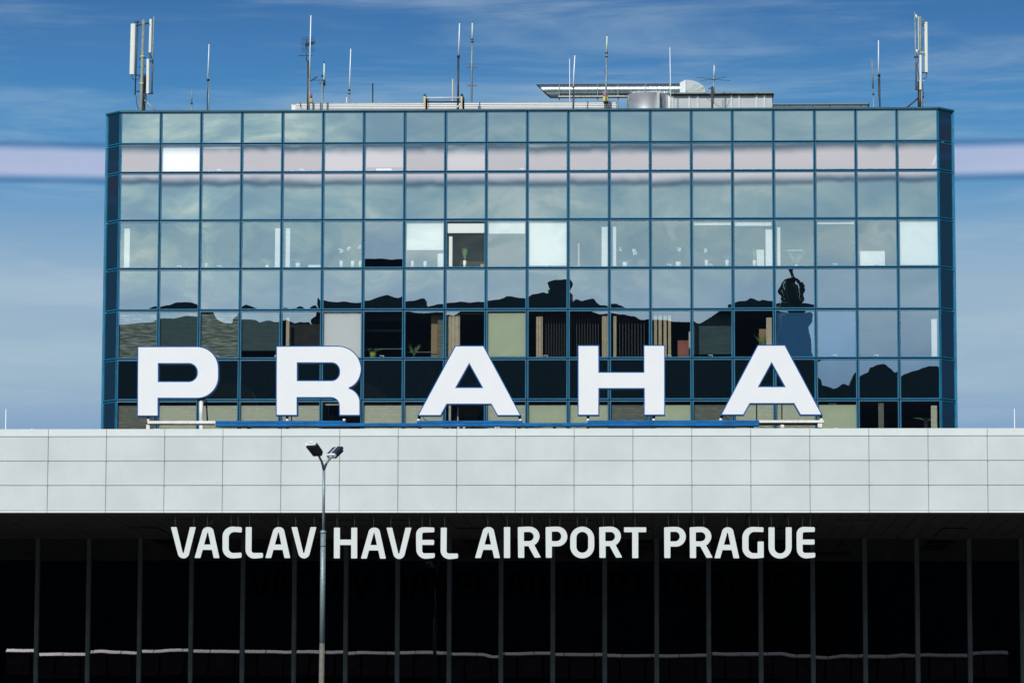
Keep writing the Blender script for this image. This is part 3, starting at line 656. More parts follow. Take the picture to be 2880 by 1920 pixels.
# ------------------------------------------------------------ hanging name letters
YN = YC+.45
G = {
'V': [[(0, 0, 1.5), (16, 0, 1.5), (33.2, 72.5, .8), (36.2, 72.5, .8), (53.6, 0, 1.5), (70.1, 0, 1.5), (48, 88, 12.4), (22.7, 88, 12.4)]],
'A': [[(0, 86.8, 2), (16.3, 86.8, 1.5), (22.8, 64, 0), (48.7, 64, 0), (53.9, 87, 1.5), (70.1, 87, 2), (51, 0, 11), (24.8, 0, 11)], [(36.2, 15), (38, 15), (45.1, 49), (26.8, 49)]],
'C': [[(54.6, 1.5, 4), (54.2, 16.6, 3), (36, 15, 5), (17.4, 15, 16), (17.4, 74.5, 14), (53.6, 73, 3), (54, 87, 4), (32, 89.2, 6), (0, 89.2, 28), (0, 0, 28), (30, 0, 5)]],
'L': [[(1.2, 0, 1.5), (18, 0, 1.5), (17.4, 72.6, 7), (49.5, 72.6, 3), (49.8, 86, 4), (28, 88.4, 6), (0.2, 88.4, 25)]],
'H': [[(.4, 0, 1.8), (17.2, 0, 1.8), (17.2, 33.6), (49, 33.6), (49, 0, 1.8), (65.7, 0, 1.8), (65.7, 86.4, 1.8), (48.6, 86.4, 1.8), (48.8, 48.8), (17, 48.8), (16.8, 86.2, 1.8), (0, 86.2, 1.8)]],
'E': [[(51.3, 1, 3), (51.3, 14.2, 3), (17.2, 15, 5), (17, 35.6), (50.6, 35.4, 3), (50.6, 49.8, 3), (17, 49.6), (17.2, 73.2, 7), (52.6, 72.8, 3), (52.6, 86, 4), (30, 88.6, 5), (1, 88.6, 26), (0, 40, 0), (0, 0, 20), (25, 0, 4)]],
'I': [[(0, 0, 1.8), (17.4, 0, 1.8), (17.4, 86.8, 1.8), (0, 86.8, 1.8)]],
'R': [[(0, 1.4, 2), (22, 0, 6), (61.3, 0, 28), (61.3, 43.5, 17), (46.4, 51.8), (64.9, 86.6, 2), (47.6, 87.2, 2), (29.8, 54.7), (18, 54.7), (18.2, 87.6, 2), (1, 87.6, 2)], [(17.3, 15.2), (30, 14.8, 3), (44.6, 14.8, 13), (44.6, 40.6, 13), (17.3, 40.6)]],
'P': [[(0, 1.4, 2), (22, 0, 6), (61, 0, 27.6), (61, 55.4, 27.6), (17.6, 55.4), (17.4, 87.4, 2), (.6, 87.4, 2)], [(17.3, 14), (30, 13.7, 3), (43.8, 13.7, 13), (43.8, 40.7, 13), (17.3, 40.7)]],
'O': [[(0, 0, 33.5), (67.5, 0, 33.5), (67.5, 89, 33.5), (0, 89, 33.5)], [(17.3, 14.7, 16.4), (50.5, 14.7, 16.4), (50.5, 73.2, 16.4), (17.3, 73.2, 16.4)]],
'T': [[(0, 0, 1.8), (62.3, 0, 1.8), (62.3, 13.8, 1.8), (40, 13.8), (40, 86.6, 1.8), (23, 86.6, 1.8), (23, 13.8), (0, 13.8, 1.8)]],
'G': [[(59.5, 1.3, 2.5), (59.5, 14.6, 2), (38, 14, 4), (17.4, 14, 17), (17.4, 73.8, 15), (43, 73.8), (43, 41.2, 1.8), (60, 41.2, 1.8), (60.3, 86.4, 2), (38, 88.8, 6), (0, 88.8, 30), (0, 0, 30), (30, 0, 4)]],
'U': [[(0, 0, 1.6), (17, 0, 1.6), (17.2, 73.4, 15.5), (48.4, 73.4, 15.5), (48.4, 0, 1.6), (65.2, 0, 1.6), (65.2, 87.8, 32), (0, 87.8, 32)]],
}
rods = {'V': (12, 64), 'A': (36,), 'C': (24, 44), 'L': (12,), 'H': (9, 58), 'E': (17, 39), 'I': (9,), 'R': (12, 40), 'P': (12, 40), 'O': (20, 46), 'T': (31,), 'G': (20, 45), 'U': (8, 56)}
words = [('VACLAV', [480.7, 547.2, 625.8, 690, 746.2, 819.7]), ('HAVEL', [938.9, 1015.1, 1087, 1170.3, 1238.6]),
         ('AIRPORT', [1336, 1417.4, 1456.3, 1534.6, 1603.8, 1685.1, 1755.1]), ('PRAGUE', [1867.9, 1939.6, 2009.2, 2087.8, 2161.4, 2240.4])]
ordn = ['first', 'second', 'third', 'fourth', 'fifth', 'sixth', 'seventh']
topv = lambda u: 1481.2+ (1.6 if 900 < u < 1320 else .6 if u > 1700 else 0)
ink = {}
for wd, xs in words:
    for i, (ch, ux) in enumerate(zip(wd, xs)):
        rep = [j for j, c in enumerate(wd) if c == ch]
        which = '' if len(rep) == 1 else ' (' + ordn[rep.index(i)] + ' ' + ch + ' of the word)'
        t0 = topv(ux)-(1.2 if ch in 'OCGRPE' else 0)
        L2 = [[Vector((ux+q.x, t0+q.y)) for q in fillet(l, 8)] for l in G[ch]]
        c = at(ux+30, t0+88, YN); t = thing('hanging_letter', 'white letter %s, %s letter of %s under the canopy' % (ch, ordn[i], wd), 'sign letter', (c.x, YN, c.z), 'white letters hanging under the canopy')
        b = nb(); prism(b, L2, lambda q: at(q.x, q.y, YN-.008), lambda q: at(q.x, q.y, YN+.012)); obj('face', b, 'lettr', t)
        b = nb(); gl_ = [grow(L2[0], .25)]+[grow(l, -.2) for l in L2[1:]]
        prism(b, gl_, lambda q: at(q.x, q.y, YN+.013), lambda q: at(q.x, q.y, YN+.013)+Vector((0, .09, 0))); obj('side', b, 'lside', t)
        for rr in rods[ch]:
            p = at(ux+rr, t0+1, YN+.05); obj('hanger', tb([p, (p.x, p.y, ZS-.001)], .011, 6), 'galv', t)
fl = thing('floodlight', 'small dark floodlight tilted under the canopy above the first A', 'floodlight', at(595, 1462, YC+.7))
b = nb(); q4 = [at(u, v, YC+.7) for u, v in ((592, 1459), (608, 1459), (596, 1474), (583, 1474))]; vs = [b.verts.new(q) for q in q4]+[b.verts.new(q+Vector((0, .16, .02))) for q in q4]
for a in ((0, 1, 2, 3), (7, 6, 5, 4), (0, 4, 5, 1), (1, 5, 6, 2), (2, 6, 7, 3), (3, 7, 4, 0)): b.faces.new([vs[i] for i in a])
obj('lamp_body', b, 'lside', fl); obj('bracket', tb([at(595, 1466, YC+.8), (at(595, 1466, YC+.8).x, YC+.8, ZS-.001)], .015, 6), 'dark', fl)
# ------------------------------------------------------------ street lamp
YP = 110.0
lamp = thing('street_lamp', 'tall grey double headed street lamp in front of the canopy', 'street lamp', (at(903, 1990, YP).x, YP, 0))
def P(u, v, d=0): return at(u, v, YP+d)
base = Vector((P(904, 1920).x-.04, YP, 0))
obj('foot_section', tb([base, P(906, 1808)], [.085, .078], 16), 'galvdirt', lamp)
obj('lower_pole', tb([P(906, 1808), P(909, 1497)], [.078, .078], 16), 'galv', lamp)
obj('collar', tb([P(909, 1500), P(909, 1497), P(909.3, 1493), P(909.6, 1490)], [.082, .092, .088, .05], 16), 'galv', lamp)
obj('clamp', tb([P(908.5, 1537), P(908.5, 1533)], .082, 16), 'galvdirt', lamp)
obj('upper_pole', tb([P(909.6, 1492), P(910.5, 1400), P(911, 1318)], [.043, .042, .043], 14), 'galv', lamp)
LD = Vector((-.21, -.40, .29)).normalized(); RDv = Vector((.21, .40, .29)).normalized()
fork = P(911, 1320)
la = P(894.5, 1277, -.35); ra = P(933, 1283, .3)
obj('arm', tb([fork-Vector((0, 0, .02)), P(908.5, 1309, -.05), P(905, 1298, -.16), la], [.043, .04, .036, .033], 12), 'galv', lamp)
obj('arm', tb([fork, P(915, 1310, .04), P(919, 1301, .12), ra], [.04, .038, .035, .032], 12), 'galv', lamp)
def head(p0, d, fw_):
    """luminaire: root at p0, pointing along d"""
    sd = d.cross(Vector((0, 0, 1))).normalized(); un = sd.cross(d).normalized()
    def T(x, y, z): return p0+d*x+sd*y+un*z
    def loft(secs):
        b = nb(); rings = [[b.verts.new(T(*q)) for q in s_] for s_ in secs]
        for a, c in zip(rings, rings[1:]):
            for k in range(len(a)): b.faces.new((a[k], a[(k+1) % len(a)], c[(k+1) % len(a)], c[k]))
        b.faces.new(rings[0]); b.faces.new(rings[-1]); return b
    def sec(x, w_, h, k=1): return [(x, -w_, .02*k), (x, -w_*.92, h*.8), (x, 0, h), (x, w_*.92, h*.8), (x, w_, .02*k), (x, w_*.8, -.03), (x, -w_*.8, -.03)]
    hd = obj('lamp_head', loft([sec(.0, .13, .09), sec(.05, .165, .1), sec(.48, .175, .1), sec(.54, .165, .09)]), 'lampunder', lamp)
    def cap(x, w_, h): return [(x, -w_-.004, .012), (x, -w_*.93, h*.86), (x, 0, h*1.05), (x, w_*.93, h*.86), (x, w_+.004, .012), (x, w_*.8, -.034), (x, -w_*.8, -.034)]
    obj('end_cap', loft([cap(.49, .175, .1), cap(.543, .166, .092)] if fw_ else [cap(-.003, .132, .092), cap(.06, .166, .1)]), 'lamphead', hd)
    ridge = loft([[(.05, -.014, .1), (.05, -.014, .122), (.05, .014, .122), (.05, .014, .1)], [(.5, -.014, .1), (.5, -.014, .122), (.5, .014, .122), (.5, .014, .1)]]); obj('ridge', ridge, 'lamphead', hd)
    b = nb()
    for s in (-1, 1):
        b2 = [T(.07, s*.02, .116), T(.47, s*.02, .116), T(.47, s*.16, .1), T(.07, s*.15, .1)]; vs = [b.verts.new(q) for q in b2]+[b.verts.new(q-un*.01) for q in b2]
        for a in ((0, 1, 2, 3), (7, 6, 5, 4), (0, 4, 5, 1), (1, 5, 6, 2), (2, 6, 7, 3), (3, 7, 4, 0)): b.faces.new([vs[i] for i in a])
    obj('top_panel', b, 'lampglass', hd)
    b = nb(); b2 = [T(.03, -.15, -.035), T(.5, -.165, -.035), T(.5, .165, -.035), T(.03, .15, -.035)]; vs = [b.verts.new(q) for q in b2]+[b.verts.new(q-un*.03) for q in b2]
    for a in ((0, 1, 2, 3), (7, 6, 5, 4), (0, 4, 5, 1), (1, 5, 6, 2), (2, 6, 7, 3), (3, 7, 4, 0)): b.faces.new([vs[i] for i in a])
    obj('underside', b, 'lampunder', hd)
    xe = .545 if fw_ else -.006; b = nb()
    def slot(y0, z0, y1, z1, th):
        q = [T(xe, y0, z0), T(xe, y1, z1), T(xe, y1, z1+th), T(xe, y0, z0+th)]; q2 = [c+d*(.006 if fw_ else -.006) for c in q]; vs = [b.verts.new(c) for c in q+q2]
        for a in ((0, 1, 2, 3), (7, 6, 5, 4), (0, 4, 5, 1), (1, 5, 6, 2), (2, 6, 7, 3), (3, 7, 4, 0)): b.faces.new([vs[i] for i in a])
    for s in (-1, 1): slot(s*.05, .035, s*.13, .062, .012); slot(s*.05, .004, s*.125, .02, .009)
    if fw_: slot(-.035, .015, .035, .015, .026)
    obj('vent_slot', b, 'dark', hd)
head(la-LD*.04, LD, True); head(ra-RDv*.05, RDv, False)
# ------------------------------------------------------------ roof equipment
def R3(u, v, s=2.5): return at(u, v, YT+s)
def rbase(u, s=2.5): p = at(u, 300, YT+s); return Vector((p.x, p.y, ZRF))
def rod(name, label, cat, segs, s=2.5, group=None, extra=None):
    """segs: list of (part, material, [(u, v, radius), ...]); v None = down to the roof"""
    u0 = segs[0][2][0][0]; t = thing(name, label, cat, rbase(u0, s), group)
    for part, mt, pts in segs:
        P3 = [R3(u, v, s) if v is not None else rbase(u, s) for u, v, r in pts]; obj(part, tb(P3, [r for *_, r in pts], 8), mt, t)
    if extra: extra(t, s)
    return t
AG = 'slender aerials on the office roof'
rod('aerial', 'short grey rod aerial right of the left cell mast', 'aerial', [('pole', 'galv', [(538.5, None, .028), (539, 292, .028)]), ('rod', 'mast', [(539.2, 292, .022), (540, 252, .022)]), ('clamp', 'dkmetal', [(539, 293, .045), (539, 290, .045)])], group=AG)
rod('aerial', 'white whip aerial on twin dark tubes, left part of the roof', 'aerial', [('pole', 'galv', [(587, None, .022), (588, 217, .022)]), ('coax', 'dark', [(583.5, None, .018), (583, 270, .018), (586, 240, .018), (584.5, 222, .018)]), ('whip', 'whip', [(584, 228, .022), (586.5, 170, .020), (588, 124, .016)]), ('clamp', 'dark', [(585.5, 227, .06), (585.5, 223, .06)]), ('tip', 'dark', [(588, 124, .02), (588, 122, .012)])], group=AG)
def tvx(t, s):
    b = nb(); c = R3(864, 130, s)
    for uo in (0,):
        for k in range(7):                     # two grid reflectors, above and below
            x = 850+k*5.4; tube(b, [R3(x, 105, s+.2), R3(x-1.5, 126, s+.1)], .005, 4); tube(b, [R3(x-1.5, 131, s+.1), R3(x+1, 146, s+.2)], .005, 4)
        for v in (105, 112, 119, 126, 131, 138, 146): tube(b, [R3(848, v, s+.15), R3(882, v+.5, s+.15)], .005, 4)
    obj('grid_reflector', b, 'dkmetal', t)
    b = nb()
    for k in range(8):
        q = R3(861+k*3, 127-k*1.0, s-.06*k); tube(b, [q+Vector((-.09, .0, .05)), q+Vector((.09, 0, -.05))], .008, 4); tube(b, [q+Vector((-.05, 0, -.08)), q+Vector((.05, 0, .08))], .006, 4)
    tube(b, [R3(858, 128, s), R3(887, 117, s-.5)], .014, 5); obj('boom', b, 'dkmetal', t)
    b = nb(); cc = R3(860, 157, s); ring = [cc+Vector((.26*math.cos(a*math.pi/10), .26*math.sin(a*math.pi/10)*.5, .04*math.sin(a*math.pi/10))) for a in range(21)]; tube(b, ring, .008, 4); obj('loop', b, 'dkmetal', t)
rod('television_aerial', 'tangled television aerial with grid reflectors and a ring on a dark mast', 'aerial', [('mast', 'dkmetal', [(866, None, .045), (867.5, 172, .045)]), ('upper_mast', 'dkmetal', [(867, 178, .02), (862, 168, .02), (862, 110, .014)])], extra=tvx)
rod('aerial', 'tallest white whip aerial, passing in front of the television aerial', 'aerial', [('pole', 'galv', [(869.5, None, .03), (870.5, 222, .03)]), ('whip', 'whip', [(870.5, 222, .026), (872.5, 130, .024), (874.5, 44, .02)])], s=2.0, group=AG)
def bex(t, s):
    obj('arm', tb([R3(870, 226, s), R3(912, 226, s)], .014, 5), 'dkmetal', t); obj('arm', tb([R3(898, 234, s), R3(912, 234, s)], .018, 5), 'dkmetal', t)
    obj('side_box', tb([R3(907, 217, s), R3(907, 211, s)], .04, 6), 'dark', t); obj('coax', tb([R3(912, 240, s), R3(909, 252, s), R3(908, 285, s)], .012, 5), 'dark', t)
    obj('cross_arm', tb([R3(874, 228, s), R3(892, 217, s)], .022, 5), 'dkmetal', t)
rod('aerial', 'pale green dipole aerial on a bracket arm beside the television aerial', 'aerial', [('pole', 'galv', [(906, None, .034), (906.5, 233, .034)]), ('radome', 'gwhip', [(911.5, 240, .038), (912, 179, .036)]), ('tip', 'dark', [(912, 179, .036), (912, 173, .005)]), ('clamp', 'dkmetal', [(911.6, 241, .05), (911.7, 225, .05)])], extra=bex, group=AG)
def beacon(u, v0, v1, vm, lab, s):
    t = thing('beacon_lamp', lab, 'beacon', rbase(u, s), 'aircraft warning beacons')
    obj('pedestal', tb([rbase(u, s), R3(u, v0, s)], .05, 8), 'dkmetal', t)
    obj('base', tb([R3(u, v0+1, s), R3(u, v0, s), R3(u, v0-5, s), R3(u, vm, s)], [.12, .125, .105, .10], 14), 'yellow', t)
    obj('dome', tb([R3(u, vm, s), R3(u, v1+7, s), R3(u, v1+2.5, s), R3(u, v1, s)], [.10, .098, .07, .01], 14), 'pinkg', t)
beacon(871.5, 288, 258, 278, 'pink domed beacon with yellow base below the television aerial', 3.4)
beacon(1703, 285, 254, 272, 'pink and yellow beacon in front of the silver duct', 2.6)
rod('aerial', 'white whip aerial with knobbly foot, left of the short dark rod', 'aerial', [('foot', 'mast', [(982, None, .028), (982.3, 252, .028)]), ('whip', 'whip', [(982.5, 254, .024), (984.5, 200, .022), (986.5, 138, .018)]), ('clamp', 'dkmetal', [(982.3, 256, .05), (982.3, 252, .05)]), ('clamp', 'dkmetal', [(982.2, 265, .048), (982.2, 262, .048)])], s=3.3, group=AG)
rod('aerial', 'tiny pale stub at the foot of the knobbly footed whip', 'aerial', [('rod', 'antenna', [(975, None, .02), (975, 274, .02)])], s=3.3)
rod('pole', 'short thick black pole rising from the white louvred housing', 'pole', [('rod', 'dark', [(1048, None, .026), (1048.4, 235, .026)])], s=3.3)
rod('pole', 'plain cream coloured pole left of the black mast', 'pole', [('rod', 'wood', [(1272, None, .022), (1273, 223, .022)])], s=3.3)
rod('aerial', 'white whip aerial on a black mast standing in the rusty frame', 'aerial', [('mast', 'dkmetal', [(1288, None, .042), (1289, 160, .038)]), ('whip', 'whip', [(1290, 157, .026), (1292.5, 66, .02)]), ('clamp', 'dark', [(1289.3, 163, .055), (1289.5, 156, .055)]), ('tip', 'dark', [(1292.5, 66, .022), (1292.5, 64, .01)])], s=1.0, group=AG)
def crx(t, s):
    for v in (190, 241): obj('crossbar', tb([R3(1312.5, v-1.5, s), R3(1317, v, s), R3(1337, v, s), R3(1341, v-1.5, s)], .017, 6), 'rust', t)
rod('aerial', 'tall grey green mast with two short crossbars', 'aerial', [('mast', 'galv', [(1326, None, .032), (1327, 190, .040), (1328, 120, .036)]), ('whip', 'gwhip', [(1328, 118, .034), (1328.6, 64, .03)]), ('tip', 'dark', [(1328.6, 65, .034), (1328.6, 60, .004)]), ('clamp', 'dkmetal', [(1328, 120, .06), (1328, 117, .06)]), ('clamp', 'dkmetal', [(1327.8, 112.5, .055), (1327.8, 110, .055)])], s=3.4, extra=crx, group=AG)
rod('aerial', 'very thin white aerial just left of a thicker white whip', 'aerial', [('rod', 'whip', [(1603, None, .014), (1602, 166, .012)])], s=3.4, group=AG)
def s14(t, s):
    b = nb()
    for k in range(6): tube(b, [R3(1609+random.uniform(-3, 6), 250+k*2.4, s-.1), R3(1612+random.uniform(-4, 5), 253+k*2.2, s-.1)], .012, 5)
    obj('cable_knot', b, 'galv', t)
rod('aerial', 'white whip on a grey post before the duct, left of the pink and yellow beacon', 'aerial', [('post', 'dkmetal', [(1611.5, None, .04), (1613.5, 250, .034)]), ('whip', 'whip', [(1612.5, 252, .032), (1614.5, 200, .026), (1617, 156, .018)]), ('tip', 'dark', [(1617, 156, .02), (1617, 154, .01)]), ('clamp', 'dkmetal', [(1613, 248, .05), (1613, 245, .05)])], s=1.6, extra=s14, group=AG)
rod('aerial', 'tall cream mast in front of the duct with the pink and yellow beacon behind it', 'aerial', [('mast', 'galv', [(1703, None, .036), (1706, 150, .036)]), ('whip', 'gwhip', [(1706, 152, .036), (1707.5, 101, .03)]), ('tip', 'dark', [(1707.5, 102, .032), (1707.5, 97, .004)]), ('clamp', 'dkmetal', [(1706, 162, .055), (1706, 159, .055)]), ('clamp', 'dkmetal', [(1706, 151, .055), (1706, 148, .055)]), ('coax', 'dark', [(1704, 235, .014), (1702, 200, .014), (1704, 190, .014)]), ('foot_clamp', 'dark', [(1704, 291, .09), (1704, 285, .09)])], s=1.6, group=AG)
rod('aerial', 'thin white aerial above the metal drum', 'aerial', [('rod', 'whip', [(1886.5, None, .02), (1885.5, 220, .018), (1884, 134, .012)])], s=1.8, group=AG)
def gp(t, s):
    for du, dv in ((-48, -5), (-37, 4), (34, -6), (47, 5)): obj('radial', tb([R3(2008, 223, s), R3(2008+du, 223+dv, s+(-.5 if dv > 0 else .5))], .009, 5), 'dkmetal', t)
    obj('coax', tb([R3(2007, 266, s), R3(2008, 285, s), R3(2004, 300, s)], .012, 5), 'dark', t); obj('bracket', tb([R3(1993, 249, s), R3(2010, 249, s)], .022, 5), 'dkmetal', t); obj('bracket', tb([R3(1993, 266, s), R3(2010, 266, s)], .022, 5), 'dkmetal', t)
rod('aerial', 'grey ground plane aerial with four level radials in front of the plant room', 'aerial', [('post', 'dkmetal', [(2003, None, .042), (2003, 244, .042)]), ('mast', 'galv', [(2007.5, 268, .03), (2008, 224, .03)]), ('hub', 'galv', [(2008, 225, .06), (2008, 222.5, .06), (2008, 219, .035)]), ('rod', 'whip', [(2008, 220, .018), (2008.5, 184, .016)]), ('rod', 'galv', [(2010.5, 222, .012), (2011.5, 182, .012)])], s=1.4, extra=gp, group=AG)
t = thing('loop_bracket', 'little bent wire hoop in front of the plant room', 'bracket', rbase(2033, 1.4)); obj('hoop', tb([rbase(2031.5, 1.4), R3(2031.5, 283, 1.4), R3(2033, 280, 1.4), R3(2035, 281, 1.4), rbase(2035.5, 1.4)], .011, 6), 'galv', t)
rod('aerial', 'jointed grey rod aerial, left of the right hand white whip', 'aerial', [('pole', 'galv', [(2458.5, None, .026), (2456.5, 264, .024)]), ('rod', 'galv', [(2456, 264, .012), (2455, 250, .012)]), ('sleeve', 'mast', [(2455.3, 250, .030), (2452.5, 168, .026)]), ('clamp', 'dkmetal', [(2456.5, 267, .05), (2456.5, 264.5, .05)]), ('collar', 'galv', [(2453.8, 210, .036), (2453.7, 208, .036)])], group=AG)
rod('aerial', 'white whip aerial on dark tubes, left of the right cell mast', 'aerial', [('pole', 'dkmetal', [(2475, None, .03), (2473.5, 208, .026)]), ('coax', 'dark', [(2474, 300, .014), (2471.5, 262, .02), (2471, 220, .02)]), ('whip', 'whip', [(2470.8, 216, .024), (2470.8, 114, .017)]), ('clamp', 'dark', [(2472, 216, .055), (2472, 209, .055)])], group=AG)
# cell masts
def plate(t, u0, u1, v0, v1, s, mt='antenna', dep=.14, lean=0):
    """sector antenna: shallow rounded box, top shifted by lean photo pixels"""
    b = nb(); c = [R3(u0+lean, v0, s), R3(u1+lean, v0, s), R3(u1, v1, s), R3(u0, v1, s)]
    prof = [(0, .6), (.12, .12), (.35, 0), (.65, 0), (.88, .12), (1, .6), (.85, 1), (.15, 1)]
    rt_ = [c[0].lerp(c[1], f)+Vector((0, dep*g_, 0)) for f, g_ in prof]; rb_ = [c[3].lerp(c[2], f)+Vector((0, dep*g_, 0)) for f, g_ in prof]
    vt = [b.verts.new(q) for q in rt_]; vb = [b.verts.new(q) for q in rb_]
    for k in range(8): b.faces.new((vt[k], vt[(k+1) % 8], vb[(k+1) % 8], vb[k]))
    b.faces.new(vt); b.faces.new(vb); obj('panel_antenna', b, mt, t)
S1 = 1.2
cm = thing('cell_mast', 'left cell mast on the roof corner with three cream panel antennas', 'antenna mast', rbase(396, S1), 'cell masts at the roof ends')
obj('mast', tb([rbase(395.5, S1), R3(396.5, 300, S1), R3(404, 56, S1)], [.075, .072, .062], 12), 'mast', cm)
obj('rear_pole', tb([rbase(404, S1), R3(407, 214, S1+.1)], .06, 10), 'dkmetal', cm)
obj('pole', tb([R3(380, 268, S1+.05), R3(387, 59, S1+.05)], .024, 8), 'dkmetal', cm)
obj('pole', tb([R3(427, 265, S1+.15), R3(433, 47, S1+.15)], .030, 8), 'mast', cm)
plate(cm, 363, 379, 67, 209, S1, lean=3.5); plate(cm, 417, 426, 54, 148, S1+.1, lean=2.3); plate(cm, 410, 420, 166, 263, S1-.1, lean=1)
for (ua, va, ub, vb, r_) in ((384, 73, 402, 68, .03), (402, 69, 419, 65, .03), (380, 62, 392, 63, .03), (383, 211, 400, 214, .026), (384, 258, 396, 256, .03), (391, 167, 410, 163, .018), (390, 190, 411, 186, .018), (392, 215, 412, 209, .018), (420, 173, 432, 172, .025), (416, 264, 431, 263, .03), (421, 150, 427, 165, .012), (391, 276, 410, 274, .02), (392, 300, 406, 298, .02)):
    obj('bracket', tb([R3(ua, va, S1+.05), R3(ub, vb, S1+.05)], r_, 6), 'dkmetal', cm)
for v in (160, 236): q = 404-(v-56)*.031; obj('band', tb([R3(q, v-2, S1), R3(q, v+2, S1)], .085, 12), 'yellow', cm)
b = nb()
for pts in (((370, 210), (372, 222), (381, 227), (391, 222), (394, 214)), ((421, 149), (423, 158), (421, 166)), ((410, 264), (413, 275), (408, 290), (407, 306)), ((383, 270), (384, 290), (388, 304), (393, 311)), ((399, 215), (404, 230), (402, 250), (404, 300)), ((402, 205), (407, 222), (405, 262))): tube(b, [R3(u, v, S1-.02) for u, v in pts], .013, 6)
obj('cable', b, 'dark', cm)
obj('stay', tb([R3(407, 282, S1), R3(446, 320, S1+.3)], .022, 6), 'wood', cm)
S2 = 1.2
cm = thing('cell_mast', 'right cell mast on the roof corner with slim cream panel antennas', 'antenna mast', rbase(2588, S2), 'cell masts at the roof ends')
obj('mast', tb([rbase(2587, S2), R3(2587, 230, S2)], .085, 12), 'dark', cm); obj('upper_mast', tb([R3(2590, 230, S2), R3(2588, 46, S2)], [.05, .05], 12), 'mast', cm)
obj('pole', tb([R3(2577, 254, S2), R3(2573, 34, S2)], [.034, .028], 10), 'galv', cm); obj('side_pole', tb([rbase(2594, S2-.1), R3(2592, 255, S2-.1)], .035, 8), 'mast', cm)
plate(cm, 2601, 2611.5, 62, 204, S2, lean=-1.5); plate(cm, 2585.5, 2593.5, 155, 252, S2-.15, lean=0); plate(cm, 2582.5, 2585.5, 47, 142, S2-.05, lean=-1)
for (ua, va, ub, vb, r_, mm) in ((2570, 160, 2584, 161, .026, 'dkmetal'), (2574, 250, 2588, 254, .028, 'dkmetal'), (2576, 42, 2579, 54, .035, 'antenna'), (2578, 140, 2580, 151, .035, 'antenna'), (2589, 148, 2600, 149, .035, 'wood'), (2594, 55, 2600, 62, .02, 'galv'), (2592, 205, 2608, 205, .024, 'dkmetal'), (2597, 226, 2600, 229, .035, 'antenna'), (2588, 262, 2598, 275, .03, 'dkmetal'), (2586, 283, 2597, 289, .025, 'galv')):
    obj('bracket', tb([R3(ua, va, S2-.05), R3(ub, vb, S2-.05)], r_, 6), mm, cm)
b = nb()
for pts in (((2579, 155), (2583, 170), (2579, 185), (2583, 205), (2586, 225)), ((2606, 206), (2606, 217), (2600, 223), (2595, 221)), ((2594, 66), (2597, 76), (2595, 70)), ((2593, 232), (2597, 262), (2592, 290), (2596, 306))): tube(b, [R3(u, v, S2-.12) for u, v in pts], .014, 6)
obj('cable', b, 'dark', cm); obj('stay', tb([R3(2585, 274, S2), R3(2540, 312, S2+.1)], .03, 6), 'dkmetal', cm)
# ribbed white housing
SH = 3.0
hs = thing('louvred_housing', 'long low white ribbed housing along the middle of the roof', 'rooftop housing', rbase(1280, SH))
x0, x1 = at(820, 300, YT+SH).x, at(1738, 300, YT+SH).x; xi0, xi1 = at(831, 300, YT+SH).x, at(1733, 300, YT+SH).x; zt_ = z_of(290.5, YT+SH); zb_ = ZRF; pit = 5.2*(YT+SH)/F
b = nb(); n_ = int((zt_-zb_)/pit)
for k in range(n_+1):
    za = zt_-k*pit; zb2 = za-pit*.66
    if zb2 > zb_: box(b, xi0, xi1, YT+SH-.035, YT+SH+.02, zb2, za)
obj('louvre_slats', b, 'rib', hs)
obj('core', bx(xi0+.01, xi1-.01, YT+SH+.021, YT+SH+2.2, zb_, zt_-.02), 'ribgap', hs)
obj('roof_edge', bx(x0+.03, x1-.03, YT+SH-.04, YT+SH+2.3, zt_+.002, zt_+.04), 'galv', hs)
obj('end_cap', bx(x0, xi0-.004, YT+SH-.01, YT+SH+2.2, zb_, zt_), 'rib', hs); obj('end_cap', bx(xi1+.004, x1, YT+SH-.01, YT+SH+2.2, zb_, zt_), 'galv', hs)
for u in (845, 1741): pass
t = thing('cable_hook', 'small black cable hook over the left end of the white housing', 'hook', R3(845, 300, SH-.1)); obj('hook', tb([R3(844, 288, SH-.1), R3(845, 300, SH-.1), R3(847, 302, SH-.1)], .014, 5), 'dark', t)
# rusty frame
fr = thing('davit_frame', 'rusty steel goalpost frame in front of the white housing', 'steel frame', rbase(1250, .9))
obj('post', bx(at(1191.5, 300, YT+.9).x, at(1197, 300, YT+.9).x, YT+.8, YT+.95, ZRF, R3(1195, 272, .9).z), 'wood', fr)
obj('post', bx(at(1296, 300, YT+.9).x, at(1300.5, 300, YT+.9).x, YT+.8, YT+.95, ZRF, R3(1298, 273, .9).z), 'wood', fr)
obj('rear_post', tb([rbase(1200, 1.1), R3(1199, 276, 1.1), R3(1193, 266, 1.1)], .045, 6), 'dark', fr); obj('rear_post', tb([rbase(1303, 1.1), R3(1303, 278, 1.1), R3(1298, 265, 1.1)], .045, 6), 'dark', fr)
obj('crossbar', tb([R3(1199, 275.5, .88), R3(1297, 275, .88)], .026, 8), 'antenna', fr); obj('lower_bar', tb([R3(1197, 287, 1.2), R3(1296, 287, 1.2)], .026, 6), 'dark', fr)
obj('brace', tb([R3(1281, 306, .85), R3(1294, 295, .85)], .028, 6), 'antenna', fr); obj('cable', tb([R3(1204, 280, .85), R3(1206, 290, .85), R3(1206, 306, .85)], .012, 5), 'dark', fr)
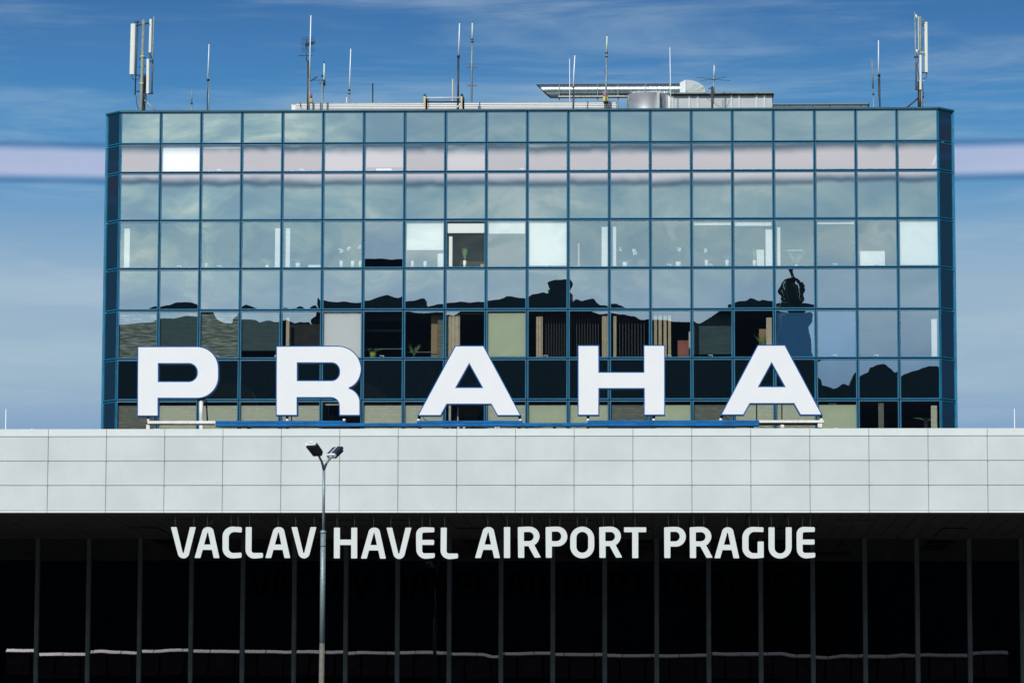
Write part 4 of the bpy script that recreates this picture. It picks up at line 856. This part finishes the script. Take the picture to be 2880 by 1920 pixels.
# duct
SD = 5.0; kd = (YT+SD)/F
dt = thing('ventilation_duct', 'long silver ribbed duct with a slanted open end and square elbow', 'duct', rbase(1700, SD))
zc = R3(1700, 256.5, SD).z; rd = 20.3*kd; b = nb(); n = 40; rings = []
xt, xb, xe_ = R3(1508, 236, SD).x, R3(1550, 277, SD).x, R3(1912, 256, SD).x
stations = [0]+[.02+.98*i/46 for i in range(47)]
for si, s_ in enumerate(stations):
    ring = []
    for k in range(n):
        a = 2*math.pi*k/n; zz_ = math.sin(a); xs_ = xb+(xt-xb)*(zz_+1)/2; x = xs_+(xe_-xs_)*s_; rr = rd*(1+(.018 if si % 2 and si > 3 else 0))
        ring.append(b.verts.new((x, YT+SD+rr*math.cos(a), zc+rr*zz_)))
    rings.append(ring)
for a, c in zip(rings, rings[1:]):
    for k in range(n): b.faces.new((a[k], a[(k+1) % n], c[(k+1) % n], c[k])).smooth = True
obj('pipe', b, 'duct', dt)
b = nb(); v0 = [b.verts.new(v) for v in [(xb+(xt-xb)*(math.sin(2*math.pi*k/n)+1)/2+.12, YT+SD+rd*.99*math.cos(2*math.pi*k/n), zc+rd*.99*math.sin(2*math.pi*k/n)) for k in range(n)]]; b.faces.new(v0); obj('mouth', b, 'dark', dt)
b = nb(); v0 = [b.verts.new(q) for q in ((R3(1912, 236, SD).x, YT+SD-rd, zc+rd*.95), (R3(1912, 276, SD).x, YT+SD-rd, zc-rd), (R3(1912, 276, SD).x, YT+SD+rd, zc-rd), (R3(1912, 236, SD).x, YT+SD+rd, zc+rd*.95))]
zh = R3(1928, 229.5, SD).z; v1 = [b.verts.new(q) for q in ((R3(1928, 229, SD).x, YT+SD-rd*1.2, zh), (R3(1928, 276, SD).x, YT+SD-rd*1.2, zc-rd), (R3(1928, 276, SD).x, YT+SD+rd*1.2, zc-rd), (R3(1928, 229, SD).x, YT+SD+rd*1.2, zh))]
for k in range(4): b.faces.new((v0[k], v0[(k+1) % 4], v1[(k+1) % 4], v1[k]))
obj('transition', b, 'sheet', dt)
b = nb(); xc_ = R3(1928, 229, SD).x; Rr = R3(1983, 265, SD).x-xc_; Rz = zh-(zc-rd*.3); zq = zh-Rz; arc = [(xc_+Rr*math.sin(a*math.pi/24), zq+Rz*math.cos(a*math.pi/24)) for a in range(13)]
pr = None
for (x, z) in arc:
    vs = [b.verts.new((x, YT+SD-rd*1.2, z)), b.verts.new((x, YT+SD+rd*1.2, z))]
    if pr: b.faces.new((pr[0], vs[0], vs[1], pr[1]))
    pr = vs
for yy in (-rd*1.2, rd*1.2):
    b.faces.new([b.verts.new((x, YT+SD+yy, z)) for x, z in arc]+[b.verts.new((arc[-1][0], YT+SD+yy, ZRF+.3)), b.verts.new((xc_, YT+SD+yy, ZRF+.3))])
obj('elbow', b, 'sheetw', dt)
b = nb()                                    # stiffening creases across the elbow cheek
for k in range(5):
    f0 = k/5; p0 = Vector((xc_+.03+Rr*.18*k, YT+SD-rd*1.2-.006, zc-.1)); p1 = p0+Vector((Rr*.5, 0, Rz*.62))
    a = min(1.5, math.atan2(p1.x-xc_, max(.01, p1.z-zq))); lim = Vector((xc_+Rr*.97*math.sin(a), p0.y, zq+Rz*.97*math.cos(a)))
    if (lim-p0).length < (p1-p0).length: p1 = lim
    tube(b, [p0, p1], .006, 5)
tube(b, [(xc_+.01, YT+SD-rd*1.2-.01, zc-rd), (xc_+.01, YT+SD-rd*1.2-.01, zh)], .014, 6); obj('crease', b, 'sheetw', dt)
for u in (1573.5, 1681, 1738.5, 1815, 1884):
    b = nb(); x = R3(u, 256, SD).x
    ring = [(x, YT+SD+rd*1.05*math.cos(a*math.pi/12), zc+rd*1.05*math.sin(a*math.pi/12)) for a in range(25)]
    tube(b, ring, .02, 5); tube(b, [(x, YT+SD-rd*1.05, zc), (x, YT+SD-rd*1.05, ZRF)], .022, 4); obj('strap', b, 'galv', dt)
p0 = R3(1570, 271.5, SD-.4); p1 = R3(1763, 271.5, SD-.4); b = nb(); hh = 1.5*kd
box(b, p0.x, p1.x, p0.y, p0.y+.01, p0.z-hh, p0.z+hh); obj('support_rail', b, 'antenna', dt)
b = nb(); nh = 46
for k in range(nh): x = p0.x+(p1.x-p0.x)*(k+.5)/nh; box(b, x-.012, x+.012, p0.y-.006, p0.y-.001, p0.z-.012, p0.z+.012)
obj('rail_holes', b, 'dark', dt); b = nb(); box(b, p0.x, p1.x, p0.y+.012, p0.y+.1, p0.z-hh*2.6, p0.z-hh*1.02); obj('rail_flange', b, 'dark', dt)
# drum
SDm = 3.2
dm = thing('metal_drum', 'silver drum shaped fan housing between duct and plant room', 'fan housing', rbase(1810, SDm))
xa, xb_ = R3(1763, 300, SDm).x, R3(1855, 300, SDm).x; rr = (xb_-xa)*.62; b = nb(); cx_ = xa+rr; zt2 = R3(1810, 258.5, SDm).z; n = 48; ring0 = []; ring1 = []
for k in range(n): a = 2*math.pi*k/n; q = (cx_+rr*math.cos(a), YT+SDm+rr+rr*math.sin(a)); ring0.append(b.verts.new((*q, ZRF))); ring1.append(b.verts.new((*q, zt2)))
for k in range(n): b.faces.new((ring0[k], ring0[(k+1) % n], ring1[(k+1) % n], ring1[k])).smooth = True
b.faces.new(ring1); obj('drum', b, 'sheet', dm)
obj('side_panel', bx(xb_-.10, xb_, YT+SDm-.02, YT+SDm+1.5, ZRF, zt2+.01), 'sheetw', dm); obj('recess', bx(xb_+.004, R3(1882, 300, SDm).x, YT+SDm+.5, YT+SDm+1.6, ZRF, R3(1860, 260, SDm).z), 'galv', dm)
# plant room
SP = 2.6
pr_ = thing('plant_room', 'grey sheet metal plant room with vertical seams at right of the duct', 'rooftop housing', rbase(2030, SP))
xa, xb_ = R3(1889, 300, SP).x, R3(2172, 300, SP).x; zt3 = R3(2030, 266, SP).z
obj('wall', bx(xa, xb_, YT+SP, YT+SP+5, ZRF, zt3), 'sheetw', pr_)
b = nb()
for u in (1892, 1938.5, 1962.5, 2057, 2079, 2128, 2150): x = R3(u, 290, SP).x; box(b, x-.035, x+.035, YT+SP-.03, YT+SP-.002, ZRF, zt3-.01)
obj('seam', b, 'sheet', pr_)
obj('roof', bx(xa-.12, xb_+.07, YT+SP-.18, YT+SP+5.1, zt3+.002, zt3+.05), 'mast', pr_); obj('roof_lip', bx(xa-.08, xb_+.04, YT+SP-.12, YT+SP+5.05, zt3-.035, zt3+.001), 'dark', pr_)
obj('corner_post', bx(xa-.14, xa-.004, YT+SP-.05, YT+SP+.1, ZRF, zt3-.04), 'wbeam', pr_)
SL = 2.8
lh = thing('low_housing', 'very low pale housing with dark roof edge near the right cell mast', 'rooftop housing', rbase(2310, SL))
xa, xb_ = R3(2173.5, 300, SL).x, R3(2440, 300, SL).x; zt4 = R3(2300, 295.5, SL).z
obj('wall', bx(xa, xb_, YT+SL, YT+SL+4, ZRF, zt4), 'rib', lh)
b = nb()
for u in (2205, 2222, 2263, 2287, 2335, 2380, 2422): x = R3(u, 300, SL).x; box(b, x-.012, x+.012, YT+SL-.012, YT+SL-.002, ZRF, zt4-.005)
obj('seam', b, 'galv', lh); b = nb(); z5 = R3(2300, 293, SL).z
prism(b, [[Vector((xa, zt4+.003)), Vector((xb_, zt4+.003)), Vector((R3(2446, 296, SL).x, z5)), Vector((xa, z5))]], lambda q: (q.x, YT+SL-.12, q.y), lambda q: (q.x, YT+SL+4.1, q.y)); obj('roof', b, 'mast', lh)
# thin far poles standing up behind the canopy edge
for u, v, lab in ((17, 1150, 'thin white pole at the far left edge of the canopy roof'), (2853, 1149, 'thin white pole at the far right edge of the canopy roof')):
    p = at(u, v, YT+6); q = Vector((p.x, p.y, ZF-.42)); t = thing('pole', lab, 'pole', q, 'thin poles on the canopy roof'); obj('rod', tb([q, p], [.024, .018], 8), 'whip', t)
b = nb()                                     # little white clamps along the canopy edge
for u in (92, 418, 438, 447, 2350):
    p = at(u, 1204, YC+.4); box(b, p.x-.04, p.x+.04, YC+.2, YC+.3, ZF+.001, ZF+.035)
obj('roof_clips', b, 'wbeam', term)
# ------------------------------------------------------------ across the forecourt, behind the camera: what the glass mirrors
def mir(u, v, p, plane=YT):
    q = at(u, v, 2*plane+p); return Vector((q.x, -p, q.z))
prof = [(60, 905), (300, 899), (330, 885), (405, 872), (470, 860), (560, 855), (562, 880), (640, 884), (682, 862), (700, 864), (722, 872), (795, 874), (798, 866), (885, 864), (890, 872), (893, 838), (905, 838), (908, 846), (1130, 850), (1300, 850), (1440, 840), (1500, 832), (1528, 826),
        (1546, 818), (1532, 810), (1554, 804), (1536, 796), (1556, 791), (1596, 789), (1598, 850), (1720, 862), (1800, 882), (1950, 880), (2056, 858), (2060, 848), (2150, 848), (2205, 852), (2210, 1075), (2330, 1090), (2405, 1100), (2420, 1060), (2450, 1030), (2490, 1022), (2520, 1050), (2560, 1035), (2600, 1022), (2640, 1030), (2760, 1060), (2900, 1080)]
pts = [mir(u, v, 160) for u, v in prof]; poly = [Vector((q.x, q.z)) for q in pts]; poly = [Vector((poly[0].x-40, 0)), Vector((poly[0].x-40, poly[0].y))]+poly+[Vector((poly[-1].x+40, poly[-1].y)), Vector((poly[-1].x+40, 0))]
b = nb(); prism(b, [poly], lambda q: (q.x, -160, q.y), lambda q: (q.x, -178, q.y))
obj('hotel_building', b, 'grey', label='long dark building opposite the terminal, seen only mirrored in its glass', category='building')
PC = 150
ct = thing('control_tower', 'flared control tower seen only as a dark reflection in the upper glass', 'tower', (mir(2235, 900, PC).x, -PC, 0))
c0 = mir(2231, 900, PC).x; zr_ = lambda v: mir(2235, v, PC).z; wr = lambda px: px*(2*YT+PC)/F
obj('shaft', tb([(c0, -PC, 0), (c0, -PC, zr_(1130)), (c0, -PC, zr_(1000)), (c0, -PC, zr_(890)), (c0, -PC, zr_(864)), (c0, -PC, zr_(860))], [wr(92), wr(86), wr(62), wr(44), wr(54), wr(50)], 24), 'grey', ct)
obj('cab', tb([(c0, -PC, zr_(861)), (c0, -PC, zr_(852)), (c0, -PC, zr_(815)), (c0, -PC, zr_(785)), (c0, -PC, zr_(780))], [wr(9), wr(12), wr(17), wr(13), wr(8)], 16), 'dark', ct)
for k in range(11):
    a = 2*math.pi*(k+.3)/11; f = lambda rr, v: (c0+wr(rr)*math.cos(a), -PC+wr(rr)*math.sin(a), zr_(v))
    obj('fin', tb([f(15, 856), f(26, 842), f(32, 815), f(30, 795), f(20, 782), f(10, 778)], [wr(2.2), wr(2.6), wr(2.8), wr(2.6), wr(2.4), wr(2)], 6), 'dark', ct)
obj('roof', tb([(c0, -PC, zr_(783)), (c0, -PC, zr_(778)), (c0, -PC, zr_(775))], [wr(27), wr(18), wr(7)], 20), 'dark', ct)
obj('gallery', tb([(c0, -PC, zr_(853)), (c0, -PC, zr_(850))], [wr(22), wr(24)], 20), 'dark', ct)
obj('aerial', tb([(c0, -PC, zr_(780)), (c0, -PC, zr_(757))], .3, 6), 'dark', ct)
rp = thing('ramp_parapet', 'raised roadway wall with bright metal coping, mirrored in the hall glass', 'wall', (0, -18, 0))
xa = mir(-400, 1830, 18, YG).x; xb_ = mir(3300, 1830, 18, YG).x; zc_ = mir(1440, 1836, 18, YG).z; zb_ = mir(1440, 1905, 18, YG).z
xa, xb_ = mir(12, 1830, 18, YG).x, mir(2836, 1830, 18, YG).x
b = nb(); nseg = 34                         # sloped metal flashing in lengths, each laid a touch differently
for k in range(nseg):
    u0, u1 = xa+(xb_-xa)*k/nseg+.03, xa+(xb_-xa)*(k+1)/nseg-.03; j0, j1 = random.uniform(-.012, .012), random.uniform(-.012, .012)
    vs = [b.verts.new(q) for q in ((u0, -18.4, zc_+.13+j0), (u1, -18.4, zc_+.13+j1), (u1, -17.78, zc_-.12), (u0, -17.78, zc_-.12), (u0, -18.4, zc_-.2), (u1, -18.4, zc_-.2), (u1, -17.78, zc_-.2), (u0, -17.78, zc_-.2))]
    for a in ((0, 1, 2, 3), (7, 6, 5, 4), (0, 4, 5, 1), (1, 5, 6, 2), (2, 6, 7, 3), (3, 7, 4, 0)): b.faces.new([vs[i] for i in a])
obj('coping', b, 'coping', rp)
obj('wall', bx(xa, xb_, -18.3, -17.95, zb_, zc_-.29), 'umber', rp)
b = nb()
for k in range(40): x = xa+(xb_-xa)*k/39; box(b, x-.08, x+.08, -18.1, -17.92, 0 if k % 6 == 0 else zb_, zc_-.3)
obj('rib', b, 'dark', rp)
obj('pillar', bx(xa, xb_, -22, -18.31, zb_-.6, zb_), 'grey', rp)
# ------------------------------------------------------------ render
S.render.engine = 'CYCLES'
S.cycles.max_bounces = 6; S.cycles.transparent_max_bounces = 12; S.cycles.caustics_reflective = True; S.cycles.sample_clamp_indirect = 12
